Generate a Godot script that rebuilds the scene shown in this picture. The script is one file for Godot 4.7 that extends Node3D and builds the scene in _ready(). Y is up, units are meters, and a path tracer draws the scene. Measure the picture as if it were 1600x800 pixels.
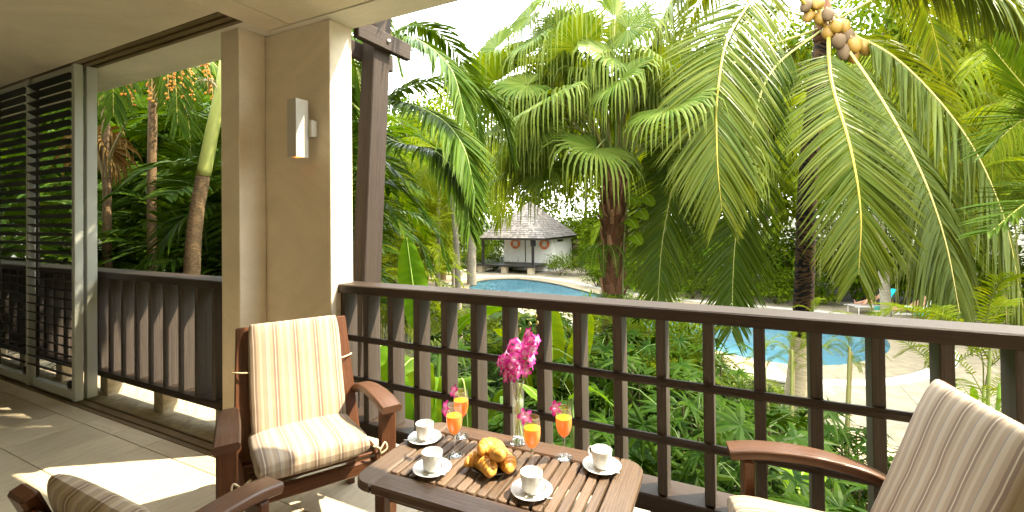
extends Node3D
# A hotel balcony with breakfast laid on a teak table, above a palm garden with a pool.

const UP := Vector3.UP
var taken := {}
var M := {}
var rng := RandomNumberGenerator.new()


# ---------------------------------------------------------------- mesh builder
class MB:
	var v := PackedVector3Array()
	var n := PackedVector3Array()
	var t := PackedVector2Array()
	var c := PackedColorArray()
	var i := PackedInt32Array()
	var shaded := true
	var tint := Color(1, 1, 1)
	var colored := false
	var shift := Vector2.ZERO

	func _init(with_normals := true, with_colors := false):
		shaded = with_normals
		colored = with_colors

	func vert(p: Vector3, nn: Vector3, uv: Vector2) -> int:
		v.append(p)
		if shaded:
			n.append(nn)
		t.append(uv + shift)
		if colored:
			c.append(tint)
		return v.size() - 1

	func tri(a: Vector3, b: Vector3, d: Vector3, nn: Vector3, ua := Vector2.ZERO, ub := Vector2.ZERO, ud := Vector2.ZERO):
		var k := vert(a, nn, ua)
		if (d - a).cross(b - a).dot(nn) >= 0.0:
			vert(b, nn, ub)
			vert(d, nn, ud)
		else:
			vert(d, nn, ud)
			vert(b, nn, ub)
		i.append_array(PackedInt32Array([k, k + 1, k + 2]))

	func quad(a: Vector3, b: Vector3, d: Vector3, e: Vector3, nn: Vector3, uvs := [Vector2(0, 0), Vector2(1, 0), Vector2(1, 1), Vector2(0, 1)]):
		tri(a, b, d, nn, uvs[0], uvs[1], uvs[2])
		tri(a, d, e, nn, uvs[0], uvs[2], uvs[3])

	# a box with chamfered edges; texture u runs along its longest side, in metres
	func box(size: Vector3, at := Vector3.ZERO, bev := 0.004, turn := Basis()):
		var h := size * 0.5
		bev = minf(bev, minf(h.x, minf(h.y, h.z)) * 0.9)
		var lg := 0
		if size.y > size[lg]:
			lg = 1
		if size.z > size[lg]:
			lg = 2
		var P := func(a: int, sg: Vector3) -> Vector3:
			var p := Vector3.ZERO
			for k in 3:
				p[k] = sg[k] * (h[k] - (0.0 if k == a else bev))
			return p
		var put := func(pts: Array, nn: Vector3, a: int):
			var ul := lg if a != lg else (lg + 1) % 3
			var vl := 3 - a - ul
			var q := []
			for p in pts:
				q.append(Vector2(p[ul], p[vl]))
			var w := []
			for p in pts:
				w.append(at + turn * p)
			var wn: Vector3 = (turn * nn).normalized()
			tri(w[0], w[1], w[2], wn, q[0], q[1], q[2])
			if pts.size() == 4:
				tri(w[0], w[2], w[3], wn, q[0], q[2], q[3])
		for a in 3:
			var b := (a + 1) % 3
			var d := (a + 2) % 3
			for s in [-1.0, 1.0]:
				var pts := []
				for e in [[-1, -1], [1, -1], [1, 1], [-1, 1]]:
					var sg := Vector3.ZERO
					sg[a] = s
					sg[b] = e[0]
					sg[d] = e[1]
					pts.append(P.call(a, sg))
				var nn := Vector3.ZERO
				nn[a] = s
				put.call(pts, nn, a)
				if bev > 0.0:
					for s2 in [-1.0, 1.0]:
						var g := Vector3.ZERO
						g[a] = s
						g[b] = s2
						var g0 := g
						g0[d] = -1
						var g1 := g
						g1[d] = 1
						put.call([P.call(a, g0), P.call(a, g1), P.call(b, g1), P.call(b, g0)], g.normalized(), a)
		if bev > 0.0:
			for x in [-1, 1]:
				for y in [-1, 1]:
					for z in [-1, 1]:
						var g := Vector3(x, y, z)
						put.call([P.call(0, g), P.call(1, g), P.call(2, g)], g.normalized(), 0)

	# a sheet of points with smooth normals; rows[i][j], closed round j if asked
	func grid(rows: Array, closed := false, uvs = null, cols = null):
		var nr := rows.size()
		var nc: int = rows[0].size()
		var k := v.size()
		for a in nr:
			for b in nc:
				var p: Vector3 = rows[a][b]
				var up: Vector3 = rows[mini(a + 1, nr - 1)][b] - rows[maxi(a - 1, 0)][b]
				var ac: Vector3
				if closed:
					ac = rows[a][(b + 1) % nc] - rows[a][(b - 1 + nc) % nc]
					if ac.length_squared() < 1e-12:
						var o := mini(a + 1, nr - 1) if a < nr / 2 else maxi(a - 1, 0)
						ac = rows[o][(b + 1) % nc] - rows[o][(b - 1 + nc) % nc]
				else:
					ac = rows[a][mini(b + 1, nc - 1)] - rows[a][maxi(b - 1, 0)]
				var nn := up.cross(ac)
				if nn.length_squared() < 1e-16:
					nn = UP
				v.append(p)
				if shaded:
					n.append(nn.normalized())
				if uvs != null:
					t.append(uvs[a][b] + shift)
				else:
					t.append(Vector2(float(b) / nc, float(a) / maxi(nr - 1, 1)) + shift)
				if colored:
					c.append(tint if cols == null else cols[a][b])
		var last := nc if closed else nc - 1
		for a in nr - 1:
			for b in last:
				var p0 := k + a * nc + b
				var p1 := k + a * nc + (b + 1) % nc
				var p2 := p1 + nc
				var p3 := p0 + nc
				i.append_array(PackedInt32Array([p0, p1, p2, p0, p2, p3]))

	func lathe(profile: Array, segs := 24, at := Vector3.ZERO):
		var rows := []
		var uvs := []
		var l := 0.0
		for a in profile.size():
			if a > 0:
				l += profile[a].distance_to(profile[a - 1])
			var r := PackedVector3Array()
			var u := PackedVector2Array()
			for b in segs:
				var g := TAU * b / segs
				r.append(at + Vector3(cos(g) * profile[a].x, profile[a].y, sin(g) * profile[a].x))
				u.append(Vector2(float(b) / segs, l))
			rows.append(r)
			uvs.append(u)
		grid(rows, true, uvs)

	# a tube along a path; flat squashes it along its second axis
	func tube(path: Array, radii: Array, sides := 8, caps := true, flat := 1.0, bump = null):
		var rows := []
		var uvs := []
		var m := path.size()
		var f: Vector3 = (path[1] - path[0]).normalized()
		var s := f.cross(UP if absf(f.y) < 0.9 else Vector3.RIGHT).normalized()
		var l := 0.0
		if caps:
			var e := PackedVector3Array()
			var eu := PackedVector2Array()
			for b in sides:
				e.append(path[0])
				eu.append(Vector2(0, 0))
			rows.append(e)
			uvs.append(eu)
		for a in m:
			f = (path[mini(a + 1, m - 1)] - path[maxi(a - 1, 0)]).normalized()
			s = (s - f * s.dot(f)).normalized()
			var w := s.cross(f)
			if a > 0:
				l += path[a].distance_to(path[a - 1])
			var r := PackedVector3Array()
			var u := PackedVector2Array()
			for b in sides:
				var g := TAU * b / sides
				var rad: float = radii[a] if bump == null else radii[a] * bump.call(l, g)
				r.append(path[a] + s * cos(g) * rad + w * sin(g) * rad * flat)
				u.append(Vector2(float(b) / sides, l))
			rows.append(r)
			uvs.append(u)
		if caps:
			var e := PackedVector3Array()
			var eu := PackedVector2Array()
			for b in sides:
				e.append(path[m - 1])
				eu.append(Vector2(0, l))
			rows.append(e)
			uvs.append(eu)
		grid(rows, true, uvs)

	# a flat outline (x, z) given thickness downwards from the given height, with a rounded upper edge
	func slab(outline: PackedVector2Array, top: float, thick: float, bev := 0.004):
		var inner := Geometry2D.offset_polygon(outline, -bev)
		var cap: PackedVector2Array = outline if bev <= 0.0 or inner.is_empty() else inner[0]
		var ids := Geometry2D.triangulate_polygon(cap)
		for y in [top, top - thick]:
			for a in range(0, ids.size(), 3):
				var q := [cap[ids[a]], cap[ids[a + 1]], cap[ids[a + 2]]]
				tri(Vector3(q[0].x, y, q[0].y), Vector3(q[1].x, y, q[1].y), Vector3(q[2].x, y, q[2].y), UP if y == top else -UP, q[0], q[1], q[2])
		var m := outline.size()
		var ccw := 0.0
		for a in m:
			ccw += outline[a].cross(outline[(a + 1) % m])
		for a in m:
			var p := outline[a]
			var q := outline[(a + 1) % m]
			var e := (q - p).normalized()
			var o := Vector3(e.y, 0, -e.x) * signf(ccw)
			var pi := Vector3(p.x, 0, p.y)
			var qi := Vector3(q.x, 0, q.y)
			var l := p.distance_to(q)
			quad(pi + UP * (top - bev), qi + UP * (top - bev), qi + UP * (top - thick + bev), pi + UP * (top - thick + bev), o, [Vector2(0, 0), Vector2(l, 0), Vector2(l, thick), Vector2(0, thick)])
			if bev > 0.0:
				var pin := pi - o * bev
				var qin := qi - o * bev
				quad(pi + UP * (top - bev), qi + UP * (top - bev), qin + UP * top, pin + UP * top, (o + UP).normalized())
				quad(pi + UP * (top - thick + bev), qi + UP * (top - thick + bev), qin + UP * (top - thick), pin + UP * (top - thick), (o - UP).normalized())

	# one blade of a leaf: a folded strip that bends under its weight
	func blade(base: Vector3, d: Vector3, side: Vector3, length: float, wid: float, droop: float, fold := 0.3, segs := 4, broad := 0.35, col0 := Color(1, 1, 1), col1 := Color(1, 1, 1)):
		var k := v.size()
		var nn := side.cross(d).normalized()
		for a in segs + 1:
			var f := float(a) / segs
			var p := base + d * (length * f * (1.0 - 0.25 * droop * f)) - UP * (droop * length * f * f)
			var w := wid * (minf(1.0, 0.3 + f / broad) if f < broad else 1.0) * pow(1.0 - pow(f, 2.2), 0.8)
			if a == segs:
				w = 0.0004
			v.append(p - side * w)
			v.append(p + nn * (fold * w))
			v.append(p + side * w)
			t.append(Vector2(0, f))
			t.append(Vector2(0.5, f))
			t.append(Vector2(1, f))
			if colored:
				var cc := col0.lerp(col1, f)
				c.append(cc)
				c.append(cc)
				c.append(cc)
		for a in segs:
			var q := k + a * 3
			i.append_array(PackedInt32Array([q, q + 1, q + 4, q, q + 4, q + 3, q + 1, q + 2, q + 5, q + 1, q + 5, q + 4]))

	func mesh() -> ArrayMesh:
		var arr := []
		arr.resize(Mesh.ARRAY_MAX)
		arr[Mesh.ARRAY_VERTEX] = v
		if shaded:
			arr[Mesh.ARRAY_NORMAL] = n
		arr[Mesh.ARRAY_TEX_UV] = t
		if colored:
			arr[Mesh.ARRAY_COLOR] = c
		arr[Mesh.ARRAY_INDEX] = i
		var m := ArrayMesh.new()
		m.add_surface_from_arrays(Mesh.PRIMITIVE_TRIANGLES, arr)
		return m


# ---------------------------------------------------------------- scene helpers
func numbered(called: String) -> String:
	if not taken.has(called):
		taken[called] = 0
		return called
	taken[called] += 1
	return "%s_%03d" % [called, taken[called]]


func tag(o: Node3D, label: String, category: String, group := "", kind := "") -> Node3D:
	if label:
		o.set_meta("label", label)
	if category:
		o.set_meta("category", category)
	if group:
		o.set_meta("group", group)
	if kind:
		o.set_meta("kind", kind)
	return o


func thing(called: String, label: String, category: String, at := Vector3.ZERO, turn := 0.0, group := "") -> Node3D:
	var o := Node3D.new()
	o.name = numbered(called)
	add_child(o)
	o.position = at
	o.rotation.y = turn
	tag(o, label, category, group)
	return o


func node(called: String, m: Mesh, mat: Material, parent: Node3D, xf := Transform3D()) -> MeshInstance3D:
	var o := MeshInstance3D.new()
	o.name = called if parent != self else numbered(called)
	o.mesh = m
	o.material_override = mat
	parent.add_child(o, true)
	o.transform = xf
	return o


func obj(called: String, b: MB, mat: Material, parent: Node3D = self, xf := Transform3D()) -> MeshInstance3D:
	return node(called, b.mesh(), mat, parent, xf)


func copy(o: Node3D, label := "", group := "") -> Node3D:
	var r: Node3D = o.duplicate()
	r.name = numbered(String(o.name).rstrip("0123456789").rstrip("_"))
	add_child(r)
	if label:
		r.set_meta("label", label)
	if group:
		r.set_meta("group", group)
	return r


func boxed(size: Vector3, at := Vector3.ZERO, bev := 0.004, turn := Basis()) -> MB:
	var b := MB.new()
	b.shift = Vector2(rng.randf() * 3.0, rng.randf() * 3.0)
	b.box(size, at, bev, turn)
	return b


# from corner to corner
func block(lo: Vector3, hi: Vector3, bev := 0.004) -> MB:
	return boxed((hi - lo).abs(), (lo + hi) * 0.5, bev)


func lin(r: float, g: float, b: float) -> Color:
	return Color(r, g, b).linear_to_srgb()


func curve(ctrl: Array, n: int) -> Array:
	var out := []
	var m := ctrl.size()
	for a in n + 1:
		var f := float(a) / n * (m - 1)
		var k := mini(int(f), m - 2)
		var u := f - k
		var p1: Vector3 = ctrl[k]
		var p2: Vector3 = ctrl[k + 1]
		var p0: Vector3 = ctrl[k - 1] if k > 0 else p1 * 2.0 - p2
		var p3: Vector3 = ctrl[k + 2] if k + 2 < m else p2 * 2.0 - p1
		out.append(0.5 * ((2.0 * p1) + (p2 - p0) * u + (2.0 * p0 - 5.0 * p1 + 4.0 * p2 - p3) * u * u + (3.0 * p1 - p0 - 3.0 * p2 + p3) * u * u * u))
	return out


func taper(a: float, b: float, n: int) -> Array:
	var out := []
	for k in n + 1:
		out.append(lerpf(a, b, float(k) / n))
	return out


# ---------------------------------------------------------------- textures and materials
func picture(w: int, h: int, f: Callable) -> ImageTexture:
	var im := Image.create(w, h, false, Image.FORMAT_RGB8)
	for y in h:
		for x in w:
			im.set_pixel(x, y, f.call(float(x) / w, float(y) / h))
	return ImageTexture.create_from_image(im)


func noise(freq: float, sd: int, oct := 4) -> FastNoiseLite:
	var q := FastNoiseLite.new()
	q.seed = sd
	q.frequency = freq
	q.fractal_octaves = oct
	q.noise_type = FastNoiseLite.TYPE_SIMPLEX_SMOOTH
	return q


# noise that repeats: sampled on a torus-like pair of circles
func ring(q: FastNoiseLite, u: float, v: float, ru: float, rv: float) -> float:
	return q.get_noise_3d(cos(TAU * u) * ru, sin(TAU * u) * ru + sin(TAU * v) * rv * 1.7, cos(TAU * v) * rv)


func mat(called: String, color: Color, rough := 0.6, tex: Texture2D = null, scale := Vector3.ONE, bump: Texture2D = null, depth := 0.0) -> StandardMaterial3D:
	var m := StandardMaterial3D.new()
	m.resource_name = called
	m.albedo_color = color
	m.roughness = rough
	m.metallic_specular = 0.4
	if tex:
		m.albedo_texture = tex
		m.uv1_scale = scale
	if bump:
		m.normal_enabled = true
		m.normal_texture = bump
		m.normal_scale = depth
		m.uv1_scale = scale
	M[called] = m
	return m


func leaf(called: String, color: Color, through := 0.8, rough := 0.42, spec := 0.5) -> StandardMaterial3D:
	var m := mat(called, lin(0.68, 0.70, 0.60) if called.ends_with("leaf") else color, rough)
	m.vertex_color_use_as_albedo = true
	m.backlight_enabled = true
	m.backlight = Color(through, through * 0.96, through * 0.15)
	m.metallic_specular = spec
	return m


func bumps(w: int, h: int, strength: float, f: Callable) -> ImageTexture:
	var im := Image.create(w, h, false, Image.FORMAT_RGBA8)
	for y in h:
		for x in w:
			var g: float = f.call(float(x) / w, float(y) / h)
			im.set_pixel(x, y, Color(g, g, g))
	im.bump_map_to_normal_map(strength)
	return ImageTexture.create_from_image(im)


func grey(g: float) -> Color:
	return Color(g, g, g).linear_to_srgb()


func materials():
	var q1 := noise(1.0, 3)
	var q2 := noise(1.0, 8, 5)
	var grain := picture(512, 256, func(u, v):
		var warp := ring(q1, u, v, 0.25, 0.6) * 0.05
		var g := ring(q2, u, v + warp, 0.35, 9.0)
		var f := ring(q1, u, v, 2.5, 40.0)
		var k := clampf(0.78 + g * 0.55 + f * 0.22, 0.25, 1.2)
		return Color(k, k * (0.985 + g * 0.03), k * 0.97).linear_to_srgb())
	var grain_n := bumps(512, 256, 2.0, func(u, v): return 0.5 + 0.3 * ring(q2, u, v, 0.35, 14.0) + 0.25 * ring(q1, u, v, 3.0, 46.0))
	mat("dark wood", lin(0.047, 0.029, 0.018), 0.5, grain, Vector3(0.8, 3.5, 1), grain_n, 0.5)
	mat("fin wood", lin(0.086, 0.068, 0.057), 0.5, grain, Vector3(0.8, 3.5, 1), grain_n, 0.5)
	mat("post wood", lin(0.046, 0.031, 0.021), 0.8, grain, Vector3(0.7, 3.0, 1), grain_n, 1.0)
	mat("slat wood", lin(0.030, 0.023, 0.018), 0.55, grain, Vector3(0.8, 4.0, 1), grain_n, 0.6)
	mat("chair teak", lin(0.13, 0.05, 0.022), 0.38, grain, Vector3(1.0, 3.5, 1), grain_n, 0.4)
	mat("arm teak", lin(0.14, 0.068, 0.038), 0.36, grain, Vector3(1.0, 3.5, 1), grain_n, 0.5)
	for k in 4:
		mat("table teak %d" % k, lin(0.17, 0.112, 0.072) * [0.92, 1.06, 0.99, 1.12][k], 0.46, grain, Vector3(1.0, 3.2, 1), grain_n, 0.6)
	mat("table rim", lin(0.125, 0.072, 0.042), 0.4, grain, Vector3(1.0, 3.2, 1), grain_n, 0.5)

	var mott := picture(256, 256, func(u, v):
		var g := ring(q2, u, v, 1.2, 1.2)
		var f := ring(q1, u, v, 14.0, 14.0)
		return grey(clampf(0.93 + g * 0.09 + f * 0.05, 0.0, 1.0)))
	var mott_n := bumps(256, 256, 1.5, func(u, v): return 0.5 + 0.3 * ring(q1, u, v, 9.0, 9.0) + 0.2 * ring(q2, u, v, 22.0, 22.0))
	var wall := mat("wall paint", lin(0.81, 0.70, 0.53), 0.8, mott, Vector3(0.6, 0.6, 0.6), mott_n, 0.25)
	wall.uv1_triplanar = true
	var ceil := mat("ceiling paint", lin(0.87, 0.775, 0.60), 0.85, mott, Vector3(0.4, 0.4, 0.4), mott_n, 0.15)
	ceil.uv1_triplanar = true
	var beam := mat("soffit paint", lin(0.86, 0.80, 0.68), 0.85, mott, Vector3(0.4, 0.4, 0.4), mott_n, 0.15)
	beam.uv1_triplanar = true
	var travertine := picture(256, 256, func(u, v):
		var g := ring(q2, u, v, 0.5, 3.0)
		var f := ring(q1, u, v, 3.0, 24.0)
		var k := clampf(0.9 + g * 0.14 + f * 0.07, 0.0, 1.0)
		return Color(k, k * (0.985 + g * 0.02), k * (0.96 + g * 0.04)).linear_to_srgb())
	for k in 4:
		mat("floor tile %d" % k, lin(0.67, 0.575, 0.42) * [0.96, 1.0, 1.03, 0.985][k], 0.28, travertine, Vector3(1.6, 1.6, 1), mott_n, 0.06)
	mat("grout", lin(0.20, 0.16, 0.10), 0.9)
	var con := mat("ledge concrete", lin(0.50, 0.42, 0.29), 0.85, mott, Vector3(1.4, 1.4, 1.4), mott_n, 0.8)
	con.uv1_triplanar = true
	var blotch := picture(256, 256, func(u, v):
		var g := ring(q2, u, v, 1.6, 1.6)
		var f := ring(q1, u, v, 7.0, 7.0)
		return grey(clampf(0.86 + g * 0.35 + f * 0.12, 0.2, 1.0)))
	con.albedo_texture = blotch
	mat("track", lin(0.06, 0.05, 0.035), 0.4)
	mat("track brass", lin(0.22, 0.15, 0.08), 0.35, grain, Vector3(1, 2, 1))
	mat("screen metal", lin(0.46, 0.47, 0.41), 0.38)
	mat("lamp metal", lin(0.50, 0.47, 0.41), 0.45)
	var glow := mat("lamp glow", Color(1.0, 0.66, 0.26), 0.5)
	glow.emission_enabled = true
	glow.emission = Color(1.0, 0.62, 0.22)
	glow.emission_energy_multiplier = 0.5

	# striped cotton: one repeat of the stripes across u
	var weave := noise(1.0, 21, 3)
	var stripes := picture(256, 64, func(u, v):
		var base := Color(0.38, 0.29, 0.20)
		var light := Color(0.47, 0.38, 0.28)
		var mauve := Color(0.20, 0.135, 0.10)
		var cc := base
		var bl := func(a: float, w: float) -> float: return 1.0 - smoothstep(w * 0.75, w, absf(u - a))
		cc = cc.lerp(light, bl.call(0.16, 0.10))
		cc = cc.lerp(light, bl.call(0.82, 0.06))
		cc = cc.lerp(mauve, 0.75 * bl.call(0.445, 0.055))
		cc = cc.lerp(mauve, 0.75 * bl.call(0.575, 0.055))
		cc = cc.lerp(Color(0.56, 0.48, 0.36), bl.call(0.51, 0.022))
		cc = cc.lerp(Color(0.20, 0.22, 0.24), bl.call(0.06, 0.014))
		var w := 0.95 + 0.07 * ring(weave, u, v, 18.0, 18.0)
		return Color(cc.r * w, cc.g * w, cc.b * w).linear_to_srgb())
	var weave_n := bumps(256, 64, 1.2, func(u, v): return 0.5 + 0.25 * sin(u * TAU * 60.0) * sin(v * TAU * 16.0) + 0.2 * ring(weave, u, v, 9.0, 9.0))
	var cloth := mat("striped cotton", Color.WHITE, 0.9, stripes, Vector3(1, 1, 1), weave_n, 0.35)
	cloth.rim_enabled = true
	cloth.rim = 0.25
	mat("cord", lin(0.62, 0.5, 0.32), 0.9)

	mat("porcelain", lin(0.74, 0.74, 0.72), 0.18).clearcoat_enabled = true
	var steel := mat("steel", lin(0.75, 0.75, 0.74), 0.15)
	steel.metallic = 1.0
	mat("black plate", lin(0.025, 0.022, 0.022), 0.3)
	var glass := mat("glass", Color(1, 1, 1, 0.06), 0.03)
	glass.transparency = BaseMaterial3D.TRANSPARENCY_ALPHA
	glass.metallic_specular = 0.5
	var wat := mat("vase water", Color(0.9, 0.97, 0.85, 0.12), 0.02)
	wat.transparency = BaseMaterial3D.TRANSPARENCY_ALPHA
	var thick := mat("thick glass", Color(1, 1, 1, 0.02), 0.03)
	thick.refraction_enabled = true
	thick.refraction_scale = 0.05
	var juice := mat("orange juice", lin(0.82, 0.45, 0.015), 0.25)
	juice.backlight_enabled = true
	juice.backlight = Color(0.95, 0.6, 0.15)
	var crust_n := bumps(128, 128, 2.0, func(u, v): return 0.5 + 0.4 * ring(q2, u, v, 3.0, 3.0))
	var crust := mat("croissant crust", Color.WHITE, 0.42, null, Vector3(3, 10, 1), crust_n, 0.7)
	crust.vertex_color_use_as_albedo = true
	var petal := leaf("petal", Color.WHITE, 0.7, 0.55, 0.3)
	petal.backlight = Color(0.8, 0.55, 0.75)
	leaf("flower stem", Color.WHITE, 0.5, 0.4)

	leaf("coconut leaf", Color.WHITE, 0.9, 0.38, 0.24)
	leaf("fan leaf", Color.WHITE, 0.92, 0.45, 0.17)
	leaf("dark leaf", Color.WHITE, 0.65, 0.45, 0.16)
	leaf("bright leaf", Color.WHITE, 1.0, 0.55, 0.12)
	leaf("broad leaf", Color.WHITE, 0.9, 0.38, 0.22)
	var dry := leaf("dry leaf", Color.WHITE, 0.5, 0.7, 0.3)
	dry.backlight = Color(0.6, 0.45, 0.25)
	mat("rachis", Color.WHITE, 0.5).vertex_color_use_as_albedo = true

	var bark_f := func(u, v):
		var g := ring(q2, u, v, 1.5, 5.0)
		var f := ring(q1, u, v, 8.0, 8.0)
		return grey(clampf(0.75 + g * 0.6 + f * 0.3, 0.15, 1.2))
	var bark_t := picture(128, 256, bark_f)
	var bark_n := bumps(128, 256, 4.0, func(u, v): return 0.5 + 0.4 * ring(q2, u, v, 2.0, 12.0))
	mat("ringed bark", lin(0.20, 0.125, 0.058), 0.85, bark_t, Vector3(1, 1.2, 1), bark_n, 1.0)
	mat("pale bark", lin(0.30, 0.255, 0.18), 0.85, bark_t, Vector3(1, 1.0, 1), bark_n, 0.7)
	mat("dark bark", lin(0.10, 0.06, 0.035), 0.9, bark_t, Vector3(1, 1.2, 1), bark_n, 1.0)
	mat("boot", lin(0.34, 0.18, 0.085), 0.85, bark_t, Vector3(1, 2, 1), bark_n, 1.0)
	mat("fibre", lin(0.17, 0.075, 0.035), 0.95, bark_t, Vector3(2, 3, 1), bark_n, 1.5)
	# coconut bark: dark with pale leaf scars
	var scar := picture(256, 256, func(u, v):
		var y = v * 4.0 + 0.5 * ring(q1, u, v, 1.2, 1.2)
		var band := fposmod(y, 1.0)
		var patch := smoothstep(-0.06, 0.08, ring(q2, u, v, 1.3, 3.2) * 0.7 + 0.40 * (0.36 - absf(band - 0.5)))
		var g := 0.8 + 0.4 * ring(q1, u, v, 8.0, 20.0)
		return Color(0.035, 0.022, 0.014).lerp(Color(0.42, 0.30, 0.17), patch * 0.9).lerp(Color(0.2, 0.15, 0.08), 0.1) * g)
	mat("coconut bark upper", Color.WHITE, 0.9, scar, Vector3(1, 0.55, 1), bark_n, 1.2)
	mat("coconut bark lower", lin(0.52, 0.42, 0.26), 0.9, bark_t, Vector3(1, 2.0, 1), bark_n, 1.0)
	var shaft := mat("crownshaft", lin(0.34, 0.36, 0.09), 0.4, mott, Vector3(1, 1, 1))
	shaft.backlight_enabled = true
	shaft.backlight = Color(0.2, 0.25, 0.1)
	mat("young coconut", lin(0.25, 0.14, 0.02), 0.5, mott, Vector3(2, 8, 1))
	mat("old coconut", lin(0.12, 0.075, 0.035), 0.8, mott, Vector3(2, 8, 1))
	mat("fruit", lin(0.62, 0.24, 0.025), 0.45)
	mat("fruit stalk", lin(0.30, 0.20, 0.06), 0.7)

	var soil := mat("soil", lin(0.045, 0.045, 0.022), 0.95, blotch, Vector3(0.5, 0.5, 0.5), mott_n, 1.0)
	soil.uv1_triplanar = true
	var pav := mat("pool paving", lin(0.31, 0.25, 0.165), 0.75, blotch, Vector3(0.35, 0.35, 0.35), mott_n, 0.5)
	pav.uv1_triplanar = true
	pav.uv1_world_triplanar = true
	var pav2 := mat("tan paving", lin(0.25, 0.20, 0.125), 0.75, blotch, Vector3(0.35, 0.35, 0.35), mott_n, 0.5)
	pav2.uv1_triplanar = true
	pav2.uv1_world_triplanar = true
	mat("white band", lin(0.50, 0.46, 0.39), 0.75, mott, Vector3(1, 1, 1))
	mat("pool tile", lin(0.001, 0.080, 0.112), 0.4, blotch, Vector3(0.25, 0.25, 1))
	var ripple := bumps(256, 256, 1.5, func(u, v): return 0.5 + 0.35 * ring(q1, u, v, 3.0, 3.0) + 0.2 * ring(q2, u, v, 9.0, 9.0))
	var sea := mat("pool water", Color(0.75, 0.95, 1.0, 0.10), 0.04, null, Vector3(0.4, 0.4, 1), ripple, 0.22)
	sea.metallic_specular = 0.10
	sea.transparency = BaseMaterial3D.TRANSPARENCY_ALPHA
	var white := mat("white render", lin(0.80, 0.77, 0.70), 0.8, mott, Vector3(0.5, 0.5, 0.5))
	white.uv1_triplanar = true
	mat("black timber", lin(0.02, 0.018, 0.016), 0.4)
	for k in 3:
		mat("shingle %d" % k, lin(0.18, 0.155, 0.135) * [0.88, 1.0, 1.12][k], 0.85, grain, Vector3(2, 3, 1))
	mat("lifebuoy", lin(0.70, 0.16, 0.03), 0.5)
	mat("sign blue", lin(0.03, 0.05, 0.10), 0.5)
	mat("brick screen", lin(0.22, 0.14, 0.09), 0.8)
	mat("lounger frame", lin(0.62, 0.60, 0.56), 0.5)
	mat("lounger sling", lin(0.42, 0.38, 0.34), 0.8)
	mat("turquoise towel", lin(0.02, 0.42, 0.45), 0.9)
	mat("pale towel", lin(0.55, 0.62, 0.56), 0.9)
	mat("skin", lin(0.52, 0.27, 0.17), 0.55)
	mat("hair", lin(0.10, 0.055, 0.03), 0.6)
	mat("swimwear", lin(0.03, 0.03, 0.05), 0.7)
	mat("house roof", lin(0.30, 0.27, 0.25), 0.8)
	mat("window glass", lin(0.05, 0.07, 0.08), 0.08)
	mat("pebble", lin(0.30, 0.27, 0.22), 0.8)


# ---------------------------------------------------------------- the scene
func _ready():
	rng.seed = 7
	var cam := Camera3D.new()
	cam.name = "camera"
	cam.projection = Camera3D.PROJECTION_FRUSTUM
	cam.near = 0.05
	cam.far = 900.0
	cam.size = 0.05 * 800.0 / 724.25
	cam.frustum_offset = Vector2(0, -0.05 * 65.6 / 724.25)
	add_child(cam)
	cam.transform = Transform3D(Basis(Vector3(0.8932, -0.0114, -0.4495), Vector3(0.0151, 0.9999, 0.0046), Vector3(0.4494, -0.0109, 0.8933)).orthonormalized(), Vector3(0, 1.4, 0))

	var sky := ProceduralSkyMaterial.new()
	sky.sky_top_color = Color(0.92, 0.95, 0.965)
	sky.sky_horizon_color = Color(1.0, 0.985, 0.93)
	sky.sky_curve = 0.12
	sky.ground_bottom_color = Color(0.30, 0.32, 0.2)
	sky.ground_horizon_color = Color(0.55, 0.56, 0.42)
	sky.sky_energy_multiplier = 1.0
	sky.sun_angle_max = 1.0
	var env := Environment.new()
	env.background_mode = Environment.BG_SKY
	env.sky = Sky.new()
	env.sky.sky_material = sky
	env.background_energy_multiplier = 2.2
	env.tonemap_mode = Environment.TONE_MAPPER_LINEAR
	env.tonemap_exposure = 5.5
	env.sdfgi_enabled = true
	env.ssao_enabled = true
	env.ssil_enabled = true
	var we := WorldEnvironment.new()
	we.name = "environment"
	we.environment = env
	add_child(we)
	var sun := DirectionalLight3D.new()
	sun.name = "sun"
	sun.light_color = Color(1.0, 0.94, 0.82)
	sun.light_energy = 0.95
	sun.light_angular_distance = 0.5
	sun.shadow_enabled = true
	add_child(sun)
	sun.look_at_from_position(Vector3.ZERO, Vector3(-0.51, -0.787, 0.35), UP)

	materials()
	build_balcony()
	build_screens()
	build_railings()
	build_post()
	build_garden_ground()
	build_pavilion()
	build_far_buildings()
	build_furniture()
	build_breakfast()
	build_sconce()
	build_coconut_palm()
	build_fan_palm()
	build_left_palms()
	build_understory()
	build_background_plants()
	build_poolside()


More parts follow.
